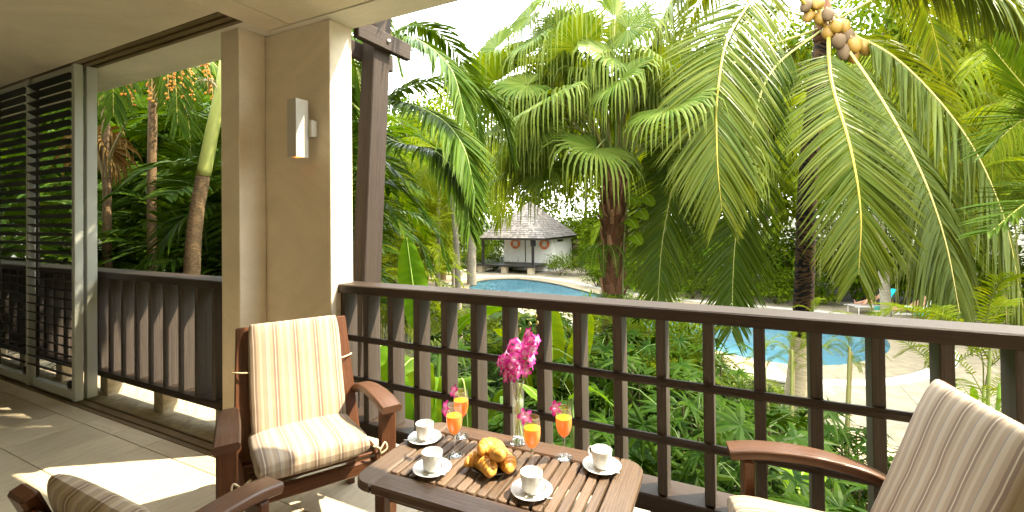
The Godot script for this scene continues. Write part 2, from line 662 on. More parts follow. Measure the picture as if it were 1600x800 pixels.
# ---------------------------------------------------------------- balcony shell
func build_balcony():
	var fl := tag(obj("balcony_floor", block(Vector3(-9, -0.30, -1.68), Vector3(6.6, -0.010, 1.6), 0.0), M["grout"]), "tiled balcony floor in cream stone", "floor", "", "structure")
	var P := 0.3935
	var Q := 0.397
	var g := 0.0022
	for a in range(-11, 24):
		for b in range(-1, 5):
			var x0 := -2.603 + a * P
			var x1 := x0 + P
			var z0 := maxf(-1.560 + b * Q, -1.678 if x0 < -2.4 else -1.957)
			var z1 := -1.560 + (b + 1) * Q
			if x0 > 6.5 or x1 < -9.0:
				continue
			var t := MB.new()
			t.shift = Vector2(rng.randf() * 4.0, rng.randf() * 4.0)
			t.box(Vector3(x1 - x0 - g * 2, 0.0098, z1 - z0 - g * 2), Vector3((x0 + x1) * 0.5, -0.0049, (z0 + z1) * 0.5), 0.0015)
			obj("tile", t, M["floor tile %d" % rng.randi_range(0, 3)], fl)
	var inner := block(Vector3(-9, -0.0098, 0.427), Vector3(6.6, 0.0, 1.6), 0.0)
	obj("tile", inner, M["floor tile 1"], fl)

	# concrete ledge outside the tiles, and the storey below
	var ledge := block(Vector3(-9, -0.34, -2.44), Vector3(-2.33, -0.025, -1.803), 0.008)
	ledge.box(Vector3(8.93, 0.33, 0.48), Vector3(2.135, -0.19, -2.20), 0.008)
	tag(obj("balcony_ledge", ledge, M["ledge concrete"]), "stained concrete ledge along the outside of the balcony", "ledge", "", "structure")
	tag(obj("lower_wall", block(Vector3(-9, -2.75, -2.36), Vector3(6.6, -0.345, 1.6), 0.0), M["white render"]), "rendered wall of the storey under the balcony", "wall", "", "structure")

	# sliding-door threshold with two dark grooves
	var th := thing("door_threshold", "brown metal sliding track let into the floor beneath the louvred screens", "door track")
	obj("track_bed", block(Vector3(-9, -0.03, -1.802), Vector3(-2.88, -0.016, -1.681), 0.0), M["track"], th)
	for z in [[-1.713, -1.681], [-1.775, -1.725], [-1.802, -1.787]]:
		obj("track_strip", block(Vector3(-9, -0.016, z[0]), Vector3(-2.88, -0.001, z[1]), 0.002), M["track brass"], th)

	# ceiling: four plaster fields parted by shadow gaps, the track recess, the soffit
	var H := 2.67
	tag(obj("roof_slab", block(Vector3(-9, H + 0.031, -2.26), Vector3(6.6, H + 0.5, 1.6), 0.0), M["soffit paint"]), "roof slab over the balcony", "ceiling", "", "structure")
	var ce := thing("ceiling", "smooth cream balcony ceiling with shadow gaps between its fields", "ceiling")
	tag(ce, "", "", "", "structure")
	obj("ceiling_field", block(Vector3(-9, H, -1.695), Vector3(-2.832, H + 0.03, 1.6), 0.002), M["ceiling paint"], ce)
	obj("ceiling_field", block(Vector3(-2.826, H, -2.02), Vector3(-2.612, H + 0.03, 1.6), 0.002), M["ceiling paint"], ce)
	obj("ceiling_field", block(Vector3(-2.598, H, -2.016), Vector3(6.6, H + 0.03, 1.6), 0.002), M["ceiling paint"], ce)
	obj("soffit", block(Vector3(-2.826, H, -2.26), Vector3(6.6, H + 0.03, -2.030), 0.002), M["soffit paint"], ce)
	obj("soffit", block(Vector3(-9, H, -2.073), Vector3(-2.829, H + 0.03, -1.855), 0.002), M["soffit paint"], ce)
	var tr := thing("ceiling_track", "dark twin sliding track recessed in the ceiling above the louvred screens", "door track")
	obj("track_bed", block(Vector3(-9, H + 0.022, -1.853), Vector3(-2.829, H + 0.03, -1.697), 0.0), M["track"], tr)
	for z in [[-1.853, -1.822], [-1.800, -1.758], [-1.738, -1.697]]:
		obj("track_strip", block(Vector3(-9, H - 0.003, z[0]), Vector3(-2.829, H + 0.02, z[1]), 0.002), M["track brass"], tr)

	var col := thing("column", "stepped cream plaster column carrying the wall lamp, between the two railings", "column")
	tag(col, "", "", "", "structure")
	obj("pilaster", block(Vector3(-3.114, -0.02, -2.0725), Vector3(-2.92, H, -1.886), 0.004), M["wall paint"], col)
	obj("shaft", block(Vector3(-3.112, -2.75, -2.258), Vector3(-2.31, H - 0.001, -2.075), 0.004), M["wall paint"], col)
	tag(obj("back_wall", block(Vector3(-9.2, -0.3, 1.6), Vector3(6.8, H + 0.5, 1.8), 0.0), M["white render"]), "plain cream wall of the room behind the balcony", "wall", "", "structure")
	tag(obj("end_wall", block(Vector3(6.6, -2.75, -2.26), Vector3(6.8, H + 0.5, 1.6), 0.0), M["white render"]), "plain cream wall closing the far right end of the balcony", "wall", "", "structure")
	tag(obj("end_wall", block(Vector3(-9.2, -2.75, -2.26), Vector3(-9.0, H + 0.5, 1.6), 0.0), M["white render"]), "plain cream wall closing the far left end of the balcony", "wall", "", "structure")


func build_screens():
	var names := ["nearest grey framed louvred screen, its dark slats ending beside the open doorway", "second louvred screen of dark slats, just left of the nearest one", "third louvred screen of dark slats, furthest along the balcony"]
	for k in 3:
		var x1 := -4.69 - k * 0.852
		var x0 := x1 - 0.835
		var s := thing("louvred_screen", names[k], "louvred screen", Vector3(0, 0, 0), 0.0, "louvred sliding screens")
		obj("stile", block(Vector3(x0, 0.012, -1.757), Vector3(x0 + 0.04, 2.665, -1.742), 0.003), M["slat wood"], s)
		obj("stile", block(Vector3(x1 - 0.05, 0.012, -1.757), Vector3(x1, 2.665, -1.702), 0.003), M["screen metal"], s)
		obj("top_rail", block(Vector3(x0 + 0.05, 2.59, -1.752), Vector3(x1 - 0.05, 2.66, -1.707), 0.003), M["screen metal"], s)
		obj("bottom_rail", block(Vector3(x0 + 0.05, 0.02, -1.752), Vector3(x1 - 0.05, 0.085, -1.707), 0.003), M["screen metal"], s)
		var w := MB.new()
		w.tube([Vector3(x1 - 0.14, 0.12, -1.745), Vector3(x1 - 0.14, 0.12, -1.715)], [0.032, 0.032], 12)
		obj("roller", w, M["slat wood"], s)
		for j in 33:
			var b := boxed(Vector3(0.781, 0.011, 0.060), Vector3((x0 + x1) * 0.5 - 0.025, 0.20 + j * 0.0745, -1.713), 0.003, Basis(Vector3.RIGHT, -0.45))
			obj("slat", b, M["slat wood"], s)
	var p := thing("door_jamb", "pale grey door jamb standing right behind the nearest louvred screen", "door jamb")
	obj("upright", block(Vector3(-4.745, 0.012, -1.846), Vector3(-4.69, 2.665, -1.778), 0.003), M["screen metal"], p)


func build_railings():
	# long railing in front of the table
	var r := thing("balcony_railing", "dark timber railing with two cross rails in front of the breakfast table", "railing")
	obj("top_rail", block(Vector3(-2.345, 0.944, -2.292), Vector3(6.6, 1.0, -2.128), 0.006), M["dark wood"], r)
	for k in 46:
		var x := -2.299 + k * 0.1952
		if x > 6.5:
			break
		obj("baluster", block(Vector3(x - 0.021, 0.162, -2.262), Vector3(x + 0.021, 0.9435, -2.150), 0.004), M["fin wood"], r)
	for y in [0.415, 0.668]:
		var b := MB.new()
		b.shift = Vector2(rng.randf(), rng.randf())
		b.box(Vector3(8.9, 0.036, 0.034), Vector3(2.14, y, -2.144), 0.011)
		obj("cross_rail", b, M["dark wood"], r)
	obj("bottom_rail", block(Vector3(-2.31, 0.085, -2.30), Vector3(6.6, 0.1615, -2.132), 0.006), M["dark wood"], r)
	for x in [-1.55, -0.35, 0.85, 2.05, 3.25, 4.45]:
		obj("foot_block", block(Vector3(x - 0.055, -0.03, -2.26), Vector3(x + 0.055, 0.0845, -2.16), 0.005), M["ledge concrete"], r)
	# railing behind the screens
	var l := thing("balcony_railing", "dark timber railing of deep upright fins left of the column", "railing")
	obj("top_rail", block(Vector3(-9, 0.952, -2.075), Vector3(-3.118, 1.006, -1.888), 0.006), M["dark wood"], l)
	for k in 29:
		var x := -3.245 - k * 0.2005
		obj("baluster", block(Vector3(x - 0.017, 0.188, -2.045), Vector3(x + 0.017, 0.951, -1.905), 0.004), M["fin wood"], l)
	obj("bottom_rail", block(Vector3(-9, 0.140, -2.072), Vector3(-3.118, 0.1875, -1.893), 0.006), M["dark wood"], l)
	for x in [-3.19, -3.96, -4.78, -5.6, -6.4, -7.2]:
		obj("foot_block", block(Vector3(x - 0.06, -0.03, -2.03), Vector3(x + 0.06, 0.1395, -1.92), 0.005), M["ledge concrete"], l)


func build_post():
	var p := thing("timber_post", "dark weathered timber post outside the column with bolted bracket boards at its head", "post")
	var lean := Basis(Vector3.RIGHT, atan2(-0.108, 1.55))
	obj("post", boxed(Vector3(0.118, 6.6, 0.165), Vector3(-2.362, 0.55, -2.40), 0.006, lean), M["post wood"], p)
	for x in [-2.276, -2.448]:
		obj("bracket_board", block(Vector3(x - 0.0255, 2.612 if x > -2.3 else 2.55, -2.80), Vector3(x + 0.0255, 2.735 if x > -2.3 else 2.665, -2.262), 0.006), M["post wood"], p)
	var b := MB.new()
	b.tube([Vector3(-2.252, 2.675, -2.545), Vector3(-2.238, 2.675, -2.545)], [0.016, 0.013], 10)
	obj("bolt", b, M["steel"], p)


func build_sconce():
	var s := thing("wall_lamp", "slim grey metal wall lamp on the column, glowing warm underneath", "wall lamp")
	var b := MB.new()
	# an open-ended square case
	for e in [[Vector3(-2.5165, 1.976, -1.975), Vector3(0.004, 0.36, 0.09)], [Vector3(-2.4405, 1.976, -1.975), Vector3(0.004, 0.36, 0.09)], [Vector3(-2.4785, 1.976, -1.932), Vector3(0.072, 0.36, 0.004)], [Vector3(-2.4785, 1.976, -2.018), Vector3(0.072, 0.36, 0.004)], [Vector3(-2.4785, 2.150, -1.975), Vector3(0.0718, 0.004, 0.0818)]]:
		b.box(e[1], e[0], 0.001)
	obj("case", b, M["lamp metal"], s)
	obj("wall_bracket", boxed(Vector3(0.07, 0.105, 0.054), Vector3(-2.445, 1.983, -2.0475), 0.003), M["lamp metal"], s)
	var l := MB.new()
	l.lathe([Vector2(0.0, 0.0), Vector2(0.026, 0.0), Vector2(0.028, 0.006), Vector2(0.0, 0.012)], 16, Vector3(-2.4785, 1.80, -1.975))
	obj("lamp_lens", l, M["lamp glow"], s)
	var o := SpotLight3D.new()
	o.name = "wall_lamp_light"
	o.light_color = Color(1.0, 0.72, 0.38)
	o.light_energy = 0.0012
	o.spot_angle = 35.0
	o.spot_range = 12.0
	o.spot_attenuation = 2.0
	o.light_size = 0.025
	o.shadow_enabled = true
	s.add_child(o)
	o.position = Vector3(-2.4785, 1.79, -1.975)
	o.rotation_degrees = Vector3(-90, 0, 0)


# ---------------------------------------------------------------- furniture
func cushion(w: float, l: float, t: float, roll := 0.0, sd := 1) -> MB:
	# a stuffed pad: w across the stripes (x), l along them (y), t thick (z)
	var b := MB.new()
	var q := noise(5.0, sd, 3)
	var rows := []
	var uvs := []
	var nr := 34
	var nc := 56
	for a in nr + 1:
		var f := -1.0 + 2.0 * a / nr
		f = signf(f) * (1.0 - pow(1.0 - absf(f), 1.6))
		var k := pow(maxf(0.0, 1.0 - pow(absf(f), 7.0)), 1.0 / 3.2)
		var r := PackedVector3Array()
		var u := PackedVector2Array()
		for c in nc:
			var g := TAU * c / nc
			var cx := signf(cos(g)) * pow(absf(cos(g)), 0.30)
			var cz := signf(sin(g)) * pow(absf(sin(g)), 0.62)
			var x := cx * w * 0.5 * (1.0 - 0.05 * pow(absf(f), 6.0))
			var y := f * l * 0.5
			var x00 := x
			var z := cz * t * 0.5 * k * (1.0 - 0.18 * pow(absf(cx), 3.0))
			z += q.get_noise_2d(x * 0.7 + (3.0 if cz > 0.0 else 7.0), y * 1.2) * 0.0035 * k
			x += q.get_noise_2d(y * 0.8, 40.0 + signf(cx)) * 0.003 * pow(absf(cx), 4.0)
			if roll > 0.0 and y < 0.0:
				z -= roll * pow(absf(f), 3.0)
			r.append(Vector3(x, y, z))
			u.append(Vector2(x00 / 0.094 + 0.55, y / 0.14))
		rows.append(r)
		uvs.append(u)
	b.grid(rows, true, uvs)
	return b


func make_chair(label: String, at: Vector3, turn: float) -> Array:
	# local axes: the sitter faces +z
	var c := thing("lounge_chair", label, "armchair", at, turn, "teak lounge chairs round the table")
	var wood: Material = M["chair teak"]
	for s in [-1.0, 1.0]:
		obj("front_leg", boxed(Vector3(0.074, 0.535, 0.036), Vector3(s * 0.315, 0.2675, 0.285), 0.006), wood, c)
		obj("rear_leg", boxed(Vector3(0.036, 0.34, 0.06), Vector3(s * 0.262, 0.165, -0.16), 0.005, Basis(Vector3.RIGHT, 0.12)), wood, c)
		# arm: a broad plank that is arched along its length
		var rows := []
		var ctrl := [Vector3(0, 0.548, 0.345), Vector3(0, 0.566, 0.24), Vector3(0, 0.566, 0.08), Vector3(0, 0.538, -0.07), Vector3(0, 0.485, -0.185)]
		var path := curve(ctrl, 22)
		var wid := func(f: float) -> float: return lerpf(0.092, 0.06, smoothstep(0.25, 1.0, f))
		var b := MB.new()
		var uvs := []
		for a in path.size():
			var f := float(a) / (path.size() - 1)
			var tn: Vector3 = (path[mini(a + 1, path.size() - 1)] - path[maxi(a - 1, 0)]).normalized()
			var nn := tn.cross(Vector3.LEFT).normalized()
			if nn.y < 0.0:
				nn = -nn
			var r := PackedVector3Array()
			var u := PackedVector2Array()
			var w: float = wid.call(f) * 0.5
			var th := 0.017
			var ring_pts := [[-w, -th + 0.006], [-w + 0.006, -th], [w - 0.006, -th], [w, -th + 0.006], [w, th - 0.008], [w - 0.009, th], [-w + 0.009, th], [-w, th - 0.008]]
			for e in ring_pts:
				r.append(path[a] + Vector3(e[0] + s * (0.318 - 0.03 * f), 0, 0) + nn * e[1])
				u.append(Vector2(path[a].z, e[0] + e[1] * 2.0))
			rows.append(r)
			uvs.append(u)
		b.grid(rows, true, uvs)
		for e in [0, rows.size() - 1]:
			var r: PackedVector3Array = rows[e]
			var nn := Vector3(0, 0, 1 if e == 0 else -1)
			for k in range(1, 7):
				b.tri(r[0], r[k], r[k + 1], nn)
		obj("armrest", b, M["arm teak"], c)
		# leaning back post
		var lean := Basis(Vector3.RIGHT, -0.36)
		obj("back_post", boxed(Vector3(0.070, 0.69, 0.030), Vector3(s * 0.238, 0.55, -0.148), 0.006, lean * Basis(Vector3.BACK, s * 0.035)), wood, c)
		obj("side_rail", boxed(Vector3(0.028, 0.075, 0.60), Vector3(s * 0.262, 0.300, 0.03), 0.006, Basis(Vector3.RIGHT, -0.10)), wood, c)
	obj("front_rail", boxed(Vector3(0.55, 0.06, 0.028), Vector3(0, 0.305, 0.30), 0.008), wood, c)
	obj("rear_rail", boxed(Vector3(0.50, 0.05, 0.025), Vector3(0, 0.26, -0.20), 0.005), wood, c)
	obj("back_top_rail", boxed(Vector3(0.42, 0.05, 0.022), Vector3(0, 0.82, -0.262), 0.005, Basis(Vector3.RIGHT, -0.36)), wood, c)
	for k in 6:
		obj("seat_slat", boxed(Vector3(0.496, 0.014, 0.062), Vector3(0, 0.345 - 0.010 * k, 0.26 - 0.085 * k), 0.003, Basis(Vector3.RIGHT, -0.10)), wood, c)
	for k in 5:
		obj("back_slat", boxed(Vector3(0.05, 0.50, 0.014), Vector3(-0.16 + 0.08 * k, 0.56, -0.170), 0.003, Basis(Vector3.RIGHT, -0.36)), wood, c)
	return [c]


func chair_set(names: Array, at: Vector3, turn: float, first: Array) -> Array:
	# names: chair, seat cushion, back cushion
	var out := []
	if first.is_empty():
		out = make_chair(names[0], at, turn)
		var sc := thing("seat_cushion", names[1], "cushion", at, turn, "striped chair cushions")
		var seat_xf := Transform3D(Basis(Vector3.RIGHT, PI * 0.5 - 0.10), Vector3(0, 0.400, 0.095))
		obj("pad", cushion(0.445, 0.56, 0.11, -0.0, 5), M["striped cotton"], sc, Transform3D(seat_xf.basis * Basis(Vector3.RIGHT, PI), seat_xf.origin))
		for s in [-1.0, 1.0]:
			var b := MB.new()
			b.tube(curve([Vector3(s * 0.236, 0.40, 0.33), Vector3(s * 0.262, 0.385, 0.335), Vector3(s * 0.272, 0.35, 0.322), Vector3(s * 0.268, 0.31, 0.325), Vector3(s * 0.274, 0.24, 0.315), Vector3(s * 0.270, 0.16, 0.32)], 18), taper(0.0042, 0.003, 18), 6)
			b.tube(curve([Vector3(s * 0.268, 0.375, 0.330), Vector3(s * 0.295, 0.395, 0.315), Vector3(s * 0.300, 0.370, 0.325), Vector3(s * 0.272, 0.355, 0.328)], 12), taper(0.004, 0.004, 12), 6)
			obj("tie", b, M["cord"], sc)
		var bc := thing("back_cushion", names[2], "cushion", at, turn, "striped chair cushions")
		obj("pad", cushion(0.425, 0.56, 0.075, 0.0, 9), M["striped cotton"], bc, Transform3D(Basis(Vector3.RIGHT, -0.36), Vector3(0, 0.63, -0.135)))
		for s in [-1.0, 1.0]:
			var b := MB.new()
			b.tube(curve([Vector3(s * 0.200, 0.68, -0.155), Vector3(s * 0.225, 0.68, -0.150), Vector3(s * 0.262, 0.682, -0.172), Vector3(s * 0.276, 0.68, -0.196), Vector3(s * 0.25, 0.68, -0.226)], 14), taper(0.004, 0.004, 14), 6)
			obj("tie", b, M["cord"], bc)
		out += [sc, bc]
	else:
		for k in 3:
			var r := copy(first[k], names[k])
			r.position = at
			r.rotation.y = turn
			out.append(r)
	return out


func build_furniture():
	var a := chair_set(["teak armchair standing against the column, facing the table's left end", "striped seat cushion on the sunlit armchair by the column", "striped back cushion on the sunlit armchair by the column"], Vector3(-1.895, 0, -1.526), deg_to_rad(60), [])
	chair_set(["teak armchair at the right end of the table, beside the railing", "striped seat cushion on the armchair at the table's right end", "tall striped back cushion of the armchair at the table's right end"], Vector3(0.335, 0, -1.625), deg_to_rad(-78.5), a)
	chair_set(["teak armchair with its back to the camera, on the near side of the table", "shaded striped seat cushion just in front of the table's near edge", "shaded striped back cushion of the chair with its back to the camera"], Vector3(-1.06, 0, -0.655), deg_to_rad(180), a)

	# slatted coffee table
	var t := thing("coffee_table", "slatted teak coffee table with rounded corners, laid for breakfast", "table", Vector3(-0.795, 0, -1.470), deg_to_rad(2.2))
	var W := 0.93
	var D := 0.52
	var top := 0.5
	var rim := 0.092
	for s in [-1.0, 1.0]:
		obj("long_rail", boxed(Vector3(W - 2 * rim - 0.002, 0.032, rim), Vector3(0, top - 0.016, s * (D - rim) * 0.5), 0.005), M["table rim"], t)
		var o := PackedVector2Array()
		var x0 = s * (W * 0.5 - rim)
		var x1 = s * W * 0.5
		o.append(Vector2(x0, -D * 0.5))
		for k in 9:
			var g := PI * 0.5 * k / 8.0
			o.append(Vector2(x1 - s * 0.07 * (1.0 - sin(g)), -D * 0.5 + 0.07 * (1.0 - cos(g))))
		for k in 9:
			var g := PI * 0.5 * k / 8.0
			o.append(Vector2(x1 - s * 0.07 * (1.0 - cos(g)), D * 0.5 - 0.07 * (1.0 - sin(g))))
		o.append(Vector2(x0, D * 0.5))
		var b := MB.new()
		b.shift = Vector2(rng.randf(), rng.randf())
		b.slab(o, top, 0.032, 0.006)
		for k in b.t.size():
			b.t[k] = Vector2(b.t[k].y, b.t[k].x)
		obj("end_board", b, M["table teak 0"], t)
	var n := 19
	var pitch := (W - 2 * rim - 0.006) / n
	for k in n:
		var x := -W * 0.5 + rim + 0.003 + pitch * (k + 0.5)
		var hw := pitch * 0.5 - 0.0045
		var hl := D * 0.5 - rim - 0.006
		var o := PackedVector2Array()
		for e in 9:
			var g := PI * e / 8.0
			o.append(Vector2(x + cos(g) * hw, hl - hw * 0.75 + sin(g) * hw * 0.75))
		for e in 9:
			var g := PI + PI * e / 8.0
			o.append(Vector2(x + cos(g) * hw, -hl + hw * 0.75 + sin(g) * hw * 0.75))
		var b := MB.new()
		b.shift = Vector2(rng.randf() * 3, rng.randf() * 3)
		b.slab(o, top - rng.randf() * 0.0012, 0.018, 0.0025)
		for e in b.t.size():
			b.t[e] = Vector2(b.t[e].y, b.t[e].x)
		obj("slat", b, M["table teak %d" % rng.randi_range(0, 3)], t)
	for z in [-0.13, 0.13]:
		obj("slat_bearer", boxed(Vector3(W - 2 * rim, 0.02, 0.03), Vector3(0, top - 0.030, z), 0.002), M["table rim"], t)
	for s in [-1.0, 1.0]:
		obj("apron", boxed(Vector3(W - 0.24, 0.05, 0.02), Vector3(0, top - 0.062, s * (D * 0.5 - 0.075)), 0.003), M["table rim"], t)
		obj("apron", boxed(Vector3(0.02, 0.05, D - 0.20), Vector3(s * (W * 0.5 - 0.10), top - 0.062, 0), 0.003), M["table rim"], t)
		for u in [-1.0, 1.0]:
			obj("leg", boxed(Vector3(0.042, 0.468, 0.042), Vector3(s * (W * 0.5 - 0.085), 0.234, u * (D * 0.5 - 0.075)), 0.005), M["chair teak"], t)


# ---------------------------------------------------------------- the breakfast
func orchid(b: MB, at: Vector3, face: Vector3, size: float, spin: float):
	# five petals and a lip, gathered round a pale throat
	var f := face.normalized()
	var s := f.cross(UP if absf(f.y) < 0.95 else Vector3.RIGHT).normalized()
	var w := s.cross(f)
	for k in 5:
		var g := spin + TAU * k / 5.0
		var d := (s * cos(g) + w * sin(g) + f * 0.25).normalized()
		var sd := d.cross(f).normalized()
		var wide := size * (0.34 if k % 2 == 0 else 0.46)
		var deep := Color(0.62, 0.012, 0.27).lerp(Color(0.72, 0.06, 0.46), rng.randf())
		var rows := []
		var cols := []
		for a in 6:
			var t := a / 5.0
			var r := PackedVector3Array()
			var c := PackedColorArray()
			var ww := wide * pow(sin(PI * minf(0.98, 0.08 + t * 0.9)), 0.8)
			for e in [-1.0, 0.0, 1.0]:
				r.append(at + d * size * t + sd * ww * e * 0.75 + f * (size * (0.16 * t - 0.42 * t * t) + absf(e) * 0.05 * size))
				c.append(Color(0.88, 0.62, 0.74).lerp(deep, smoothstep(0.25, 0.75, t + 0.12 * absf(e))))
			rows.append(r)
			cols.append(c)
		b.grid(rows, false, null, cols)
	var rows := []
	var cols := []
	for a in 5:
		var t := a / 4.0
		var r := PackedVector3Array()
		var c := PackedColorArray()
		for e in [-1.0, 0.0, 1.0]:
			r.append(at + f * size * (0.05 + 0.42 * t) - w * size * 0.42 * t * t + s * e * size * 0.2 * sin(PI * minf(0.95, 0.15 + 0.7 * t)))
			c.append(Color(0.75, 0.55, 0.6).lerp(Color(0.36, 0.0, 0.20), t))
		rows.append(r)
		cols.append(c)
	b.grid(rows, false, null, cols)


func make_cup(label: String, at: Vector3, handle: float) -> Node3D:
	var c := thing("coffee_cup", label, "cup", at, handle, "white coffee cups on the table")
	var b := MB.new()
	var out := [Vector2(0.0, 0.002), Vector2(0.020, 0.002), Vector2(0.0215, 0.0), Vector2(0.0235, 0.0), Vector2(0.0245, 0.003), Vector2(0.030, 0.010)]
	for k in 26:
		var f := k / 25.0
		var ridge := 0.00045 * sin(f * TAU * 7.0) * smoothstep(0.0, 0.15, f) * (1.0 - smoothstep(0.72, 0.85, f))
		out.append(Vector2(0.0318 + 0.0052 * pow(f, 0.8) + ridge, 0.013 + 0.051 * f))
	out += [Vector2(0.0372, 0.0655), Vector2(0.0362, 0.0664), Vector2(0.0350, 0.0655), Vector2(0.0335, 0.05), Vector2(0.031, 0.025), Vector2(0.027, 0.012), Vector2(0.018, 0.0065), Vector2(0.0, 0.0060)]
	b.lathe(out, 40)
	obj("bowl", b, M["porcelain"], c)
	var h := MB.new()
	h.tube(curve([Vector3(0.0345, 0.054, 0), Vector3(0.048, 0.057, 0), Vector3(0.0585, 0.047, 0), Vector3(0.057, 0.033, 0), Vector3(0.046, 0.021, 0), Vector3(0.0325, 0.0185, 0)], 22), taper(0.0042, 0.0036, 22), 10, true, 0.75)
	obj("handle", h, M["porcelain"], c)
	return c


func build_breakfast():
	var T := 0.5
	var spots := [Vector3(-1.184, T, -1.537), Vector3(-1.016, T, -1.360), Vector3(-0.640, T, -1.392), Vector3(-0.474, T, -1.637)]
	var hand := [deg_to_rad(150), deg_to_rad(-18), deg_to_rad(-16), deg_to_rad(160)]
	var where := ["at the table's back left corner", "at the table's front left, in front of the wine glass", "in front of the croissants' right side, nearest the camera", "at the table's right end"]
	var cup: Node3D
	var sau: Node3D
	var spn: Node3D
	for k in 4:
		var at: Vector3 = spots[k]
		if k == 0:
			sau = thing("saucer", "white porcelain saucer " + where[k], "saucer", at, 0.0, "white saucers on the table")
			var b := MB.new()
			b.lathe([Vector2(0.0, 0.0025), Vector2(0.034, 0.0025), Vector2(0.036, 0.0005), Vector2(0.040, 0.0005), Vector2(0.044, 0.004), Vector2(0.064, 0.0118), Vector2(0.0685, 0.0142), Vector2(0.0690, 0.0154), Vector2(0.0680, 0.0160), Vector2(0.062, 0.0140), Vector2(0.044, 0.0072), Vector2(0.030, 0.0060), Vector2(0.0275, 0.0045), Vector2(0.0, 0.0042)], 48)
			obj("dish", b, M["porcelain"], sau)
			cup = make_cup("white ridged coffee cup " + where[k], at + UP * 0.0045, hand[k])
			spn = thing("teaspoon", "teaspoon on the saucer " + where[k], "spoon", at, 0.0, "teaspoons on the saucers")
			var s := MB.new()
			s.tube(curve([Vector3(-0.012, 0.0145, 0), Vector3(0.02, 0.0165, 0), Vector3(0.05, 0.0175, 0)], 10), [0.0012, 0.0013, 0.0014, 0.0015, 0.0016, 0.0018, 0.002, 0.0024, 0.0028, 0.003, 0.0024], 8, true, 0.45)
			obj("handle", s, M["steel"], spn)
			var w := MB.new()
			var rows := []
			for a in 9:
				var f := a / 8.0
				var r := PackedVector3Array()
				for e in 7:
					var g := -1.0 + 2.0 * e / 6.0
					var hw := 0.0085 * sqrt(maxf(0.0, 1.0 - pow(2.0 * f - 1.0, 2.0)))
					r.append(Vector3(-0.038 + 0.027 * f, 0.0125 - 0.004 * (1.0 - g * g) * sin(PI * f) + 0.0015 * f, g * hw))
				rows.append(r)
			w.grid(rows)
			obj("spoon_bowl", w, M["steel"], spn)
		else:
			var r := copy(sau, "white porcelain saucer " + where[k])
			r.position = at
			r = copy(cup, "white ridged coffee cup " + where[k])
			r.position = at + UP * 0.0045
			r.rotation.y = hand[k]
			copy(spn, "teaspoon on the saucer " + where[k])
	var all := []
	for o in get_children():
		if String(o.name).begins_with("teaspoon"):
			all.append(o)
	var aim := [[Vector3(-0.012, 0, 0.043), 205.0], [Vector3(0.030, 0, 0.040), 15.0], [Vector3(0.036, 0, 0.038), 15.0], [Vector3(0.024, 0, 0.043), 12.0]]
	for k in 4:
		all[k].position = spots[k] + aim[k][0]
		all[k].rotation.y = deg_to_rad(aim[k][1])

	# glasses of orange juice with an orchid on each rim
	var gp := [Vector3(-1.007, T, -1.490), Vector3(-1.066, T, -1.628), Vector3(-0.694, T, -1.520), Vector3(-0.622, T, -1.650)]
	var gl := ["second from the left", "furthest left and back", "just right of the croissants", "furthest right"]
	var fl := [[Vector3(-0.030, 0.178, 0.012), Vector3(-0.6, 0.3, 0.9), 0.019], [Vector3(-0.026, 0.188, 0.010), Vector3(-0.5, 0.4, 0.8), 0.018], [Vector3(-0.024, 0.190, 0.006), Vector3(0.2, 0.5, 0.9), 0.018], [Vector3(-0.026, 0.186, 0.012), Vector3(-0.3, 0.5, 0.8), 0.018]]
	var glass: Node3D
	for k in 4:
		if k == 0:
			glass = thing("juice_glass", "stemmed glass of orange juice, " + gl[k], "glass", gp[k], 0.0, "glasses of orange juice")
			var b := MB.new()
			b.lathe([Vector2(0.0, 0.0005), Vector2(0.0315, 0.0005), Vector2(0.0325, 0.0015), Vector2(0.031, 0.0026), Vector2(0.018, 0.0045), Vector2(0.007, 0.009), Vector2(0.0038, 0.018), Vector2(0.0033, 0.045), Vector2(0.0042, 0.068), Vector2(0.008, 0.078)], 32)
			obj("stem", b, M["thick glass"], glass)
			var w := MB.new()
			w.lathe([Vector2(0.0081, 0.0781), Vector2(0.0165, 0.086), Vector2(0.0245, 0.099), Vector2(0.0295, 0.116), Vector2(0.0312, 0.134), Vector2(0.0305, 0.155), Vector2(0.0280, 0.180), Vector2(0.0265, 0.190)], 40)
			obj("bowl", w, M["glass"], glass)
			var rimm := MB.new()
			var pts := []
			for e in 41:
				pts.append(Vector3(cos(TAU * e / 40.0) * 0.0265, 0.190, sin(TAU * e / 40.0) * 0.0265))
			rimm.tube(pts, taper(0.0007, 0.0007, 40), 6, false)
			obj("rim", rimm, M["thick glass"], glass)
			var j := MB.new()
			j.lathe([Vector2(0.0, 0.0795), Vector2(0.0075, 0.0795), Vector2(0.0158, 0.087), Vector2(0.0237, 0.0997), Vector2(0.0286, 0.1163), Vector2(0.0303, 0.134), Vector2(0.0300, 0.1515), Vector2(0.0298, 0.1518), Vector2(0.0, 0.1518)], 40)
			obj("juice", j, M["orange juice"], glass)
		else:
			var r := copy(glass, "stemmed glass of orange juice, " + gl[k])
			r.position = gp[k]
		var b := MB.new(true, true)
		orchid(b, Vector3.ZERO, fl[k][1], fl[k][2] * 1.75, 0.4 + k)
		var o := thing("orchid_flower", "pink orchid on the rim of the juice glass " + gl[k], "flower", gp[k] + fl[k][0], 0.0, "orchids on the glass rims")
		obj("petals", b, M["petal"], o)
		var st := MB.new(true, true)
		st.tint = Color(0.45, 0.4, 0.3)
		st.tube(curve([Vector3.ZERO, Vector3(0.010, -0.010, -0.006), Vector3(0.020, -0.030, -0.010)], 6), taper(0.0013, 0.0011, 6), 6)
		obj("stalk", st, M["flower stem"], o)

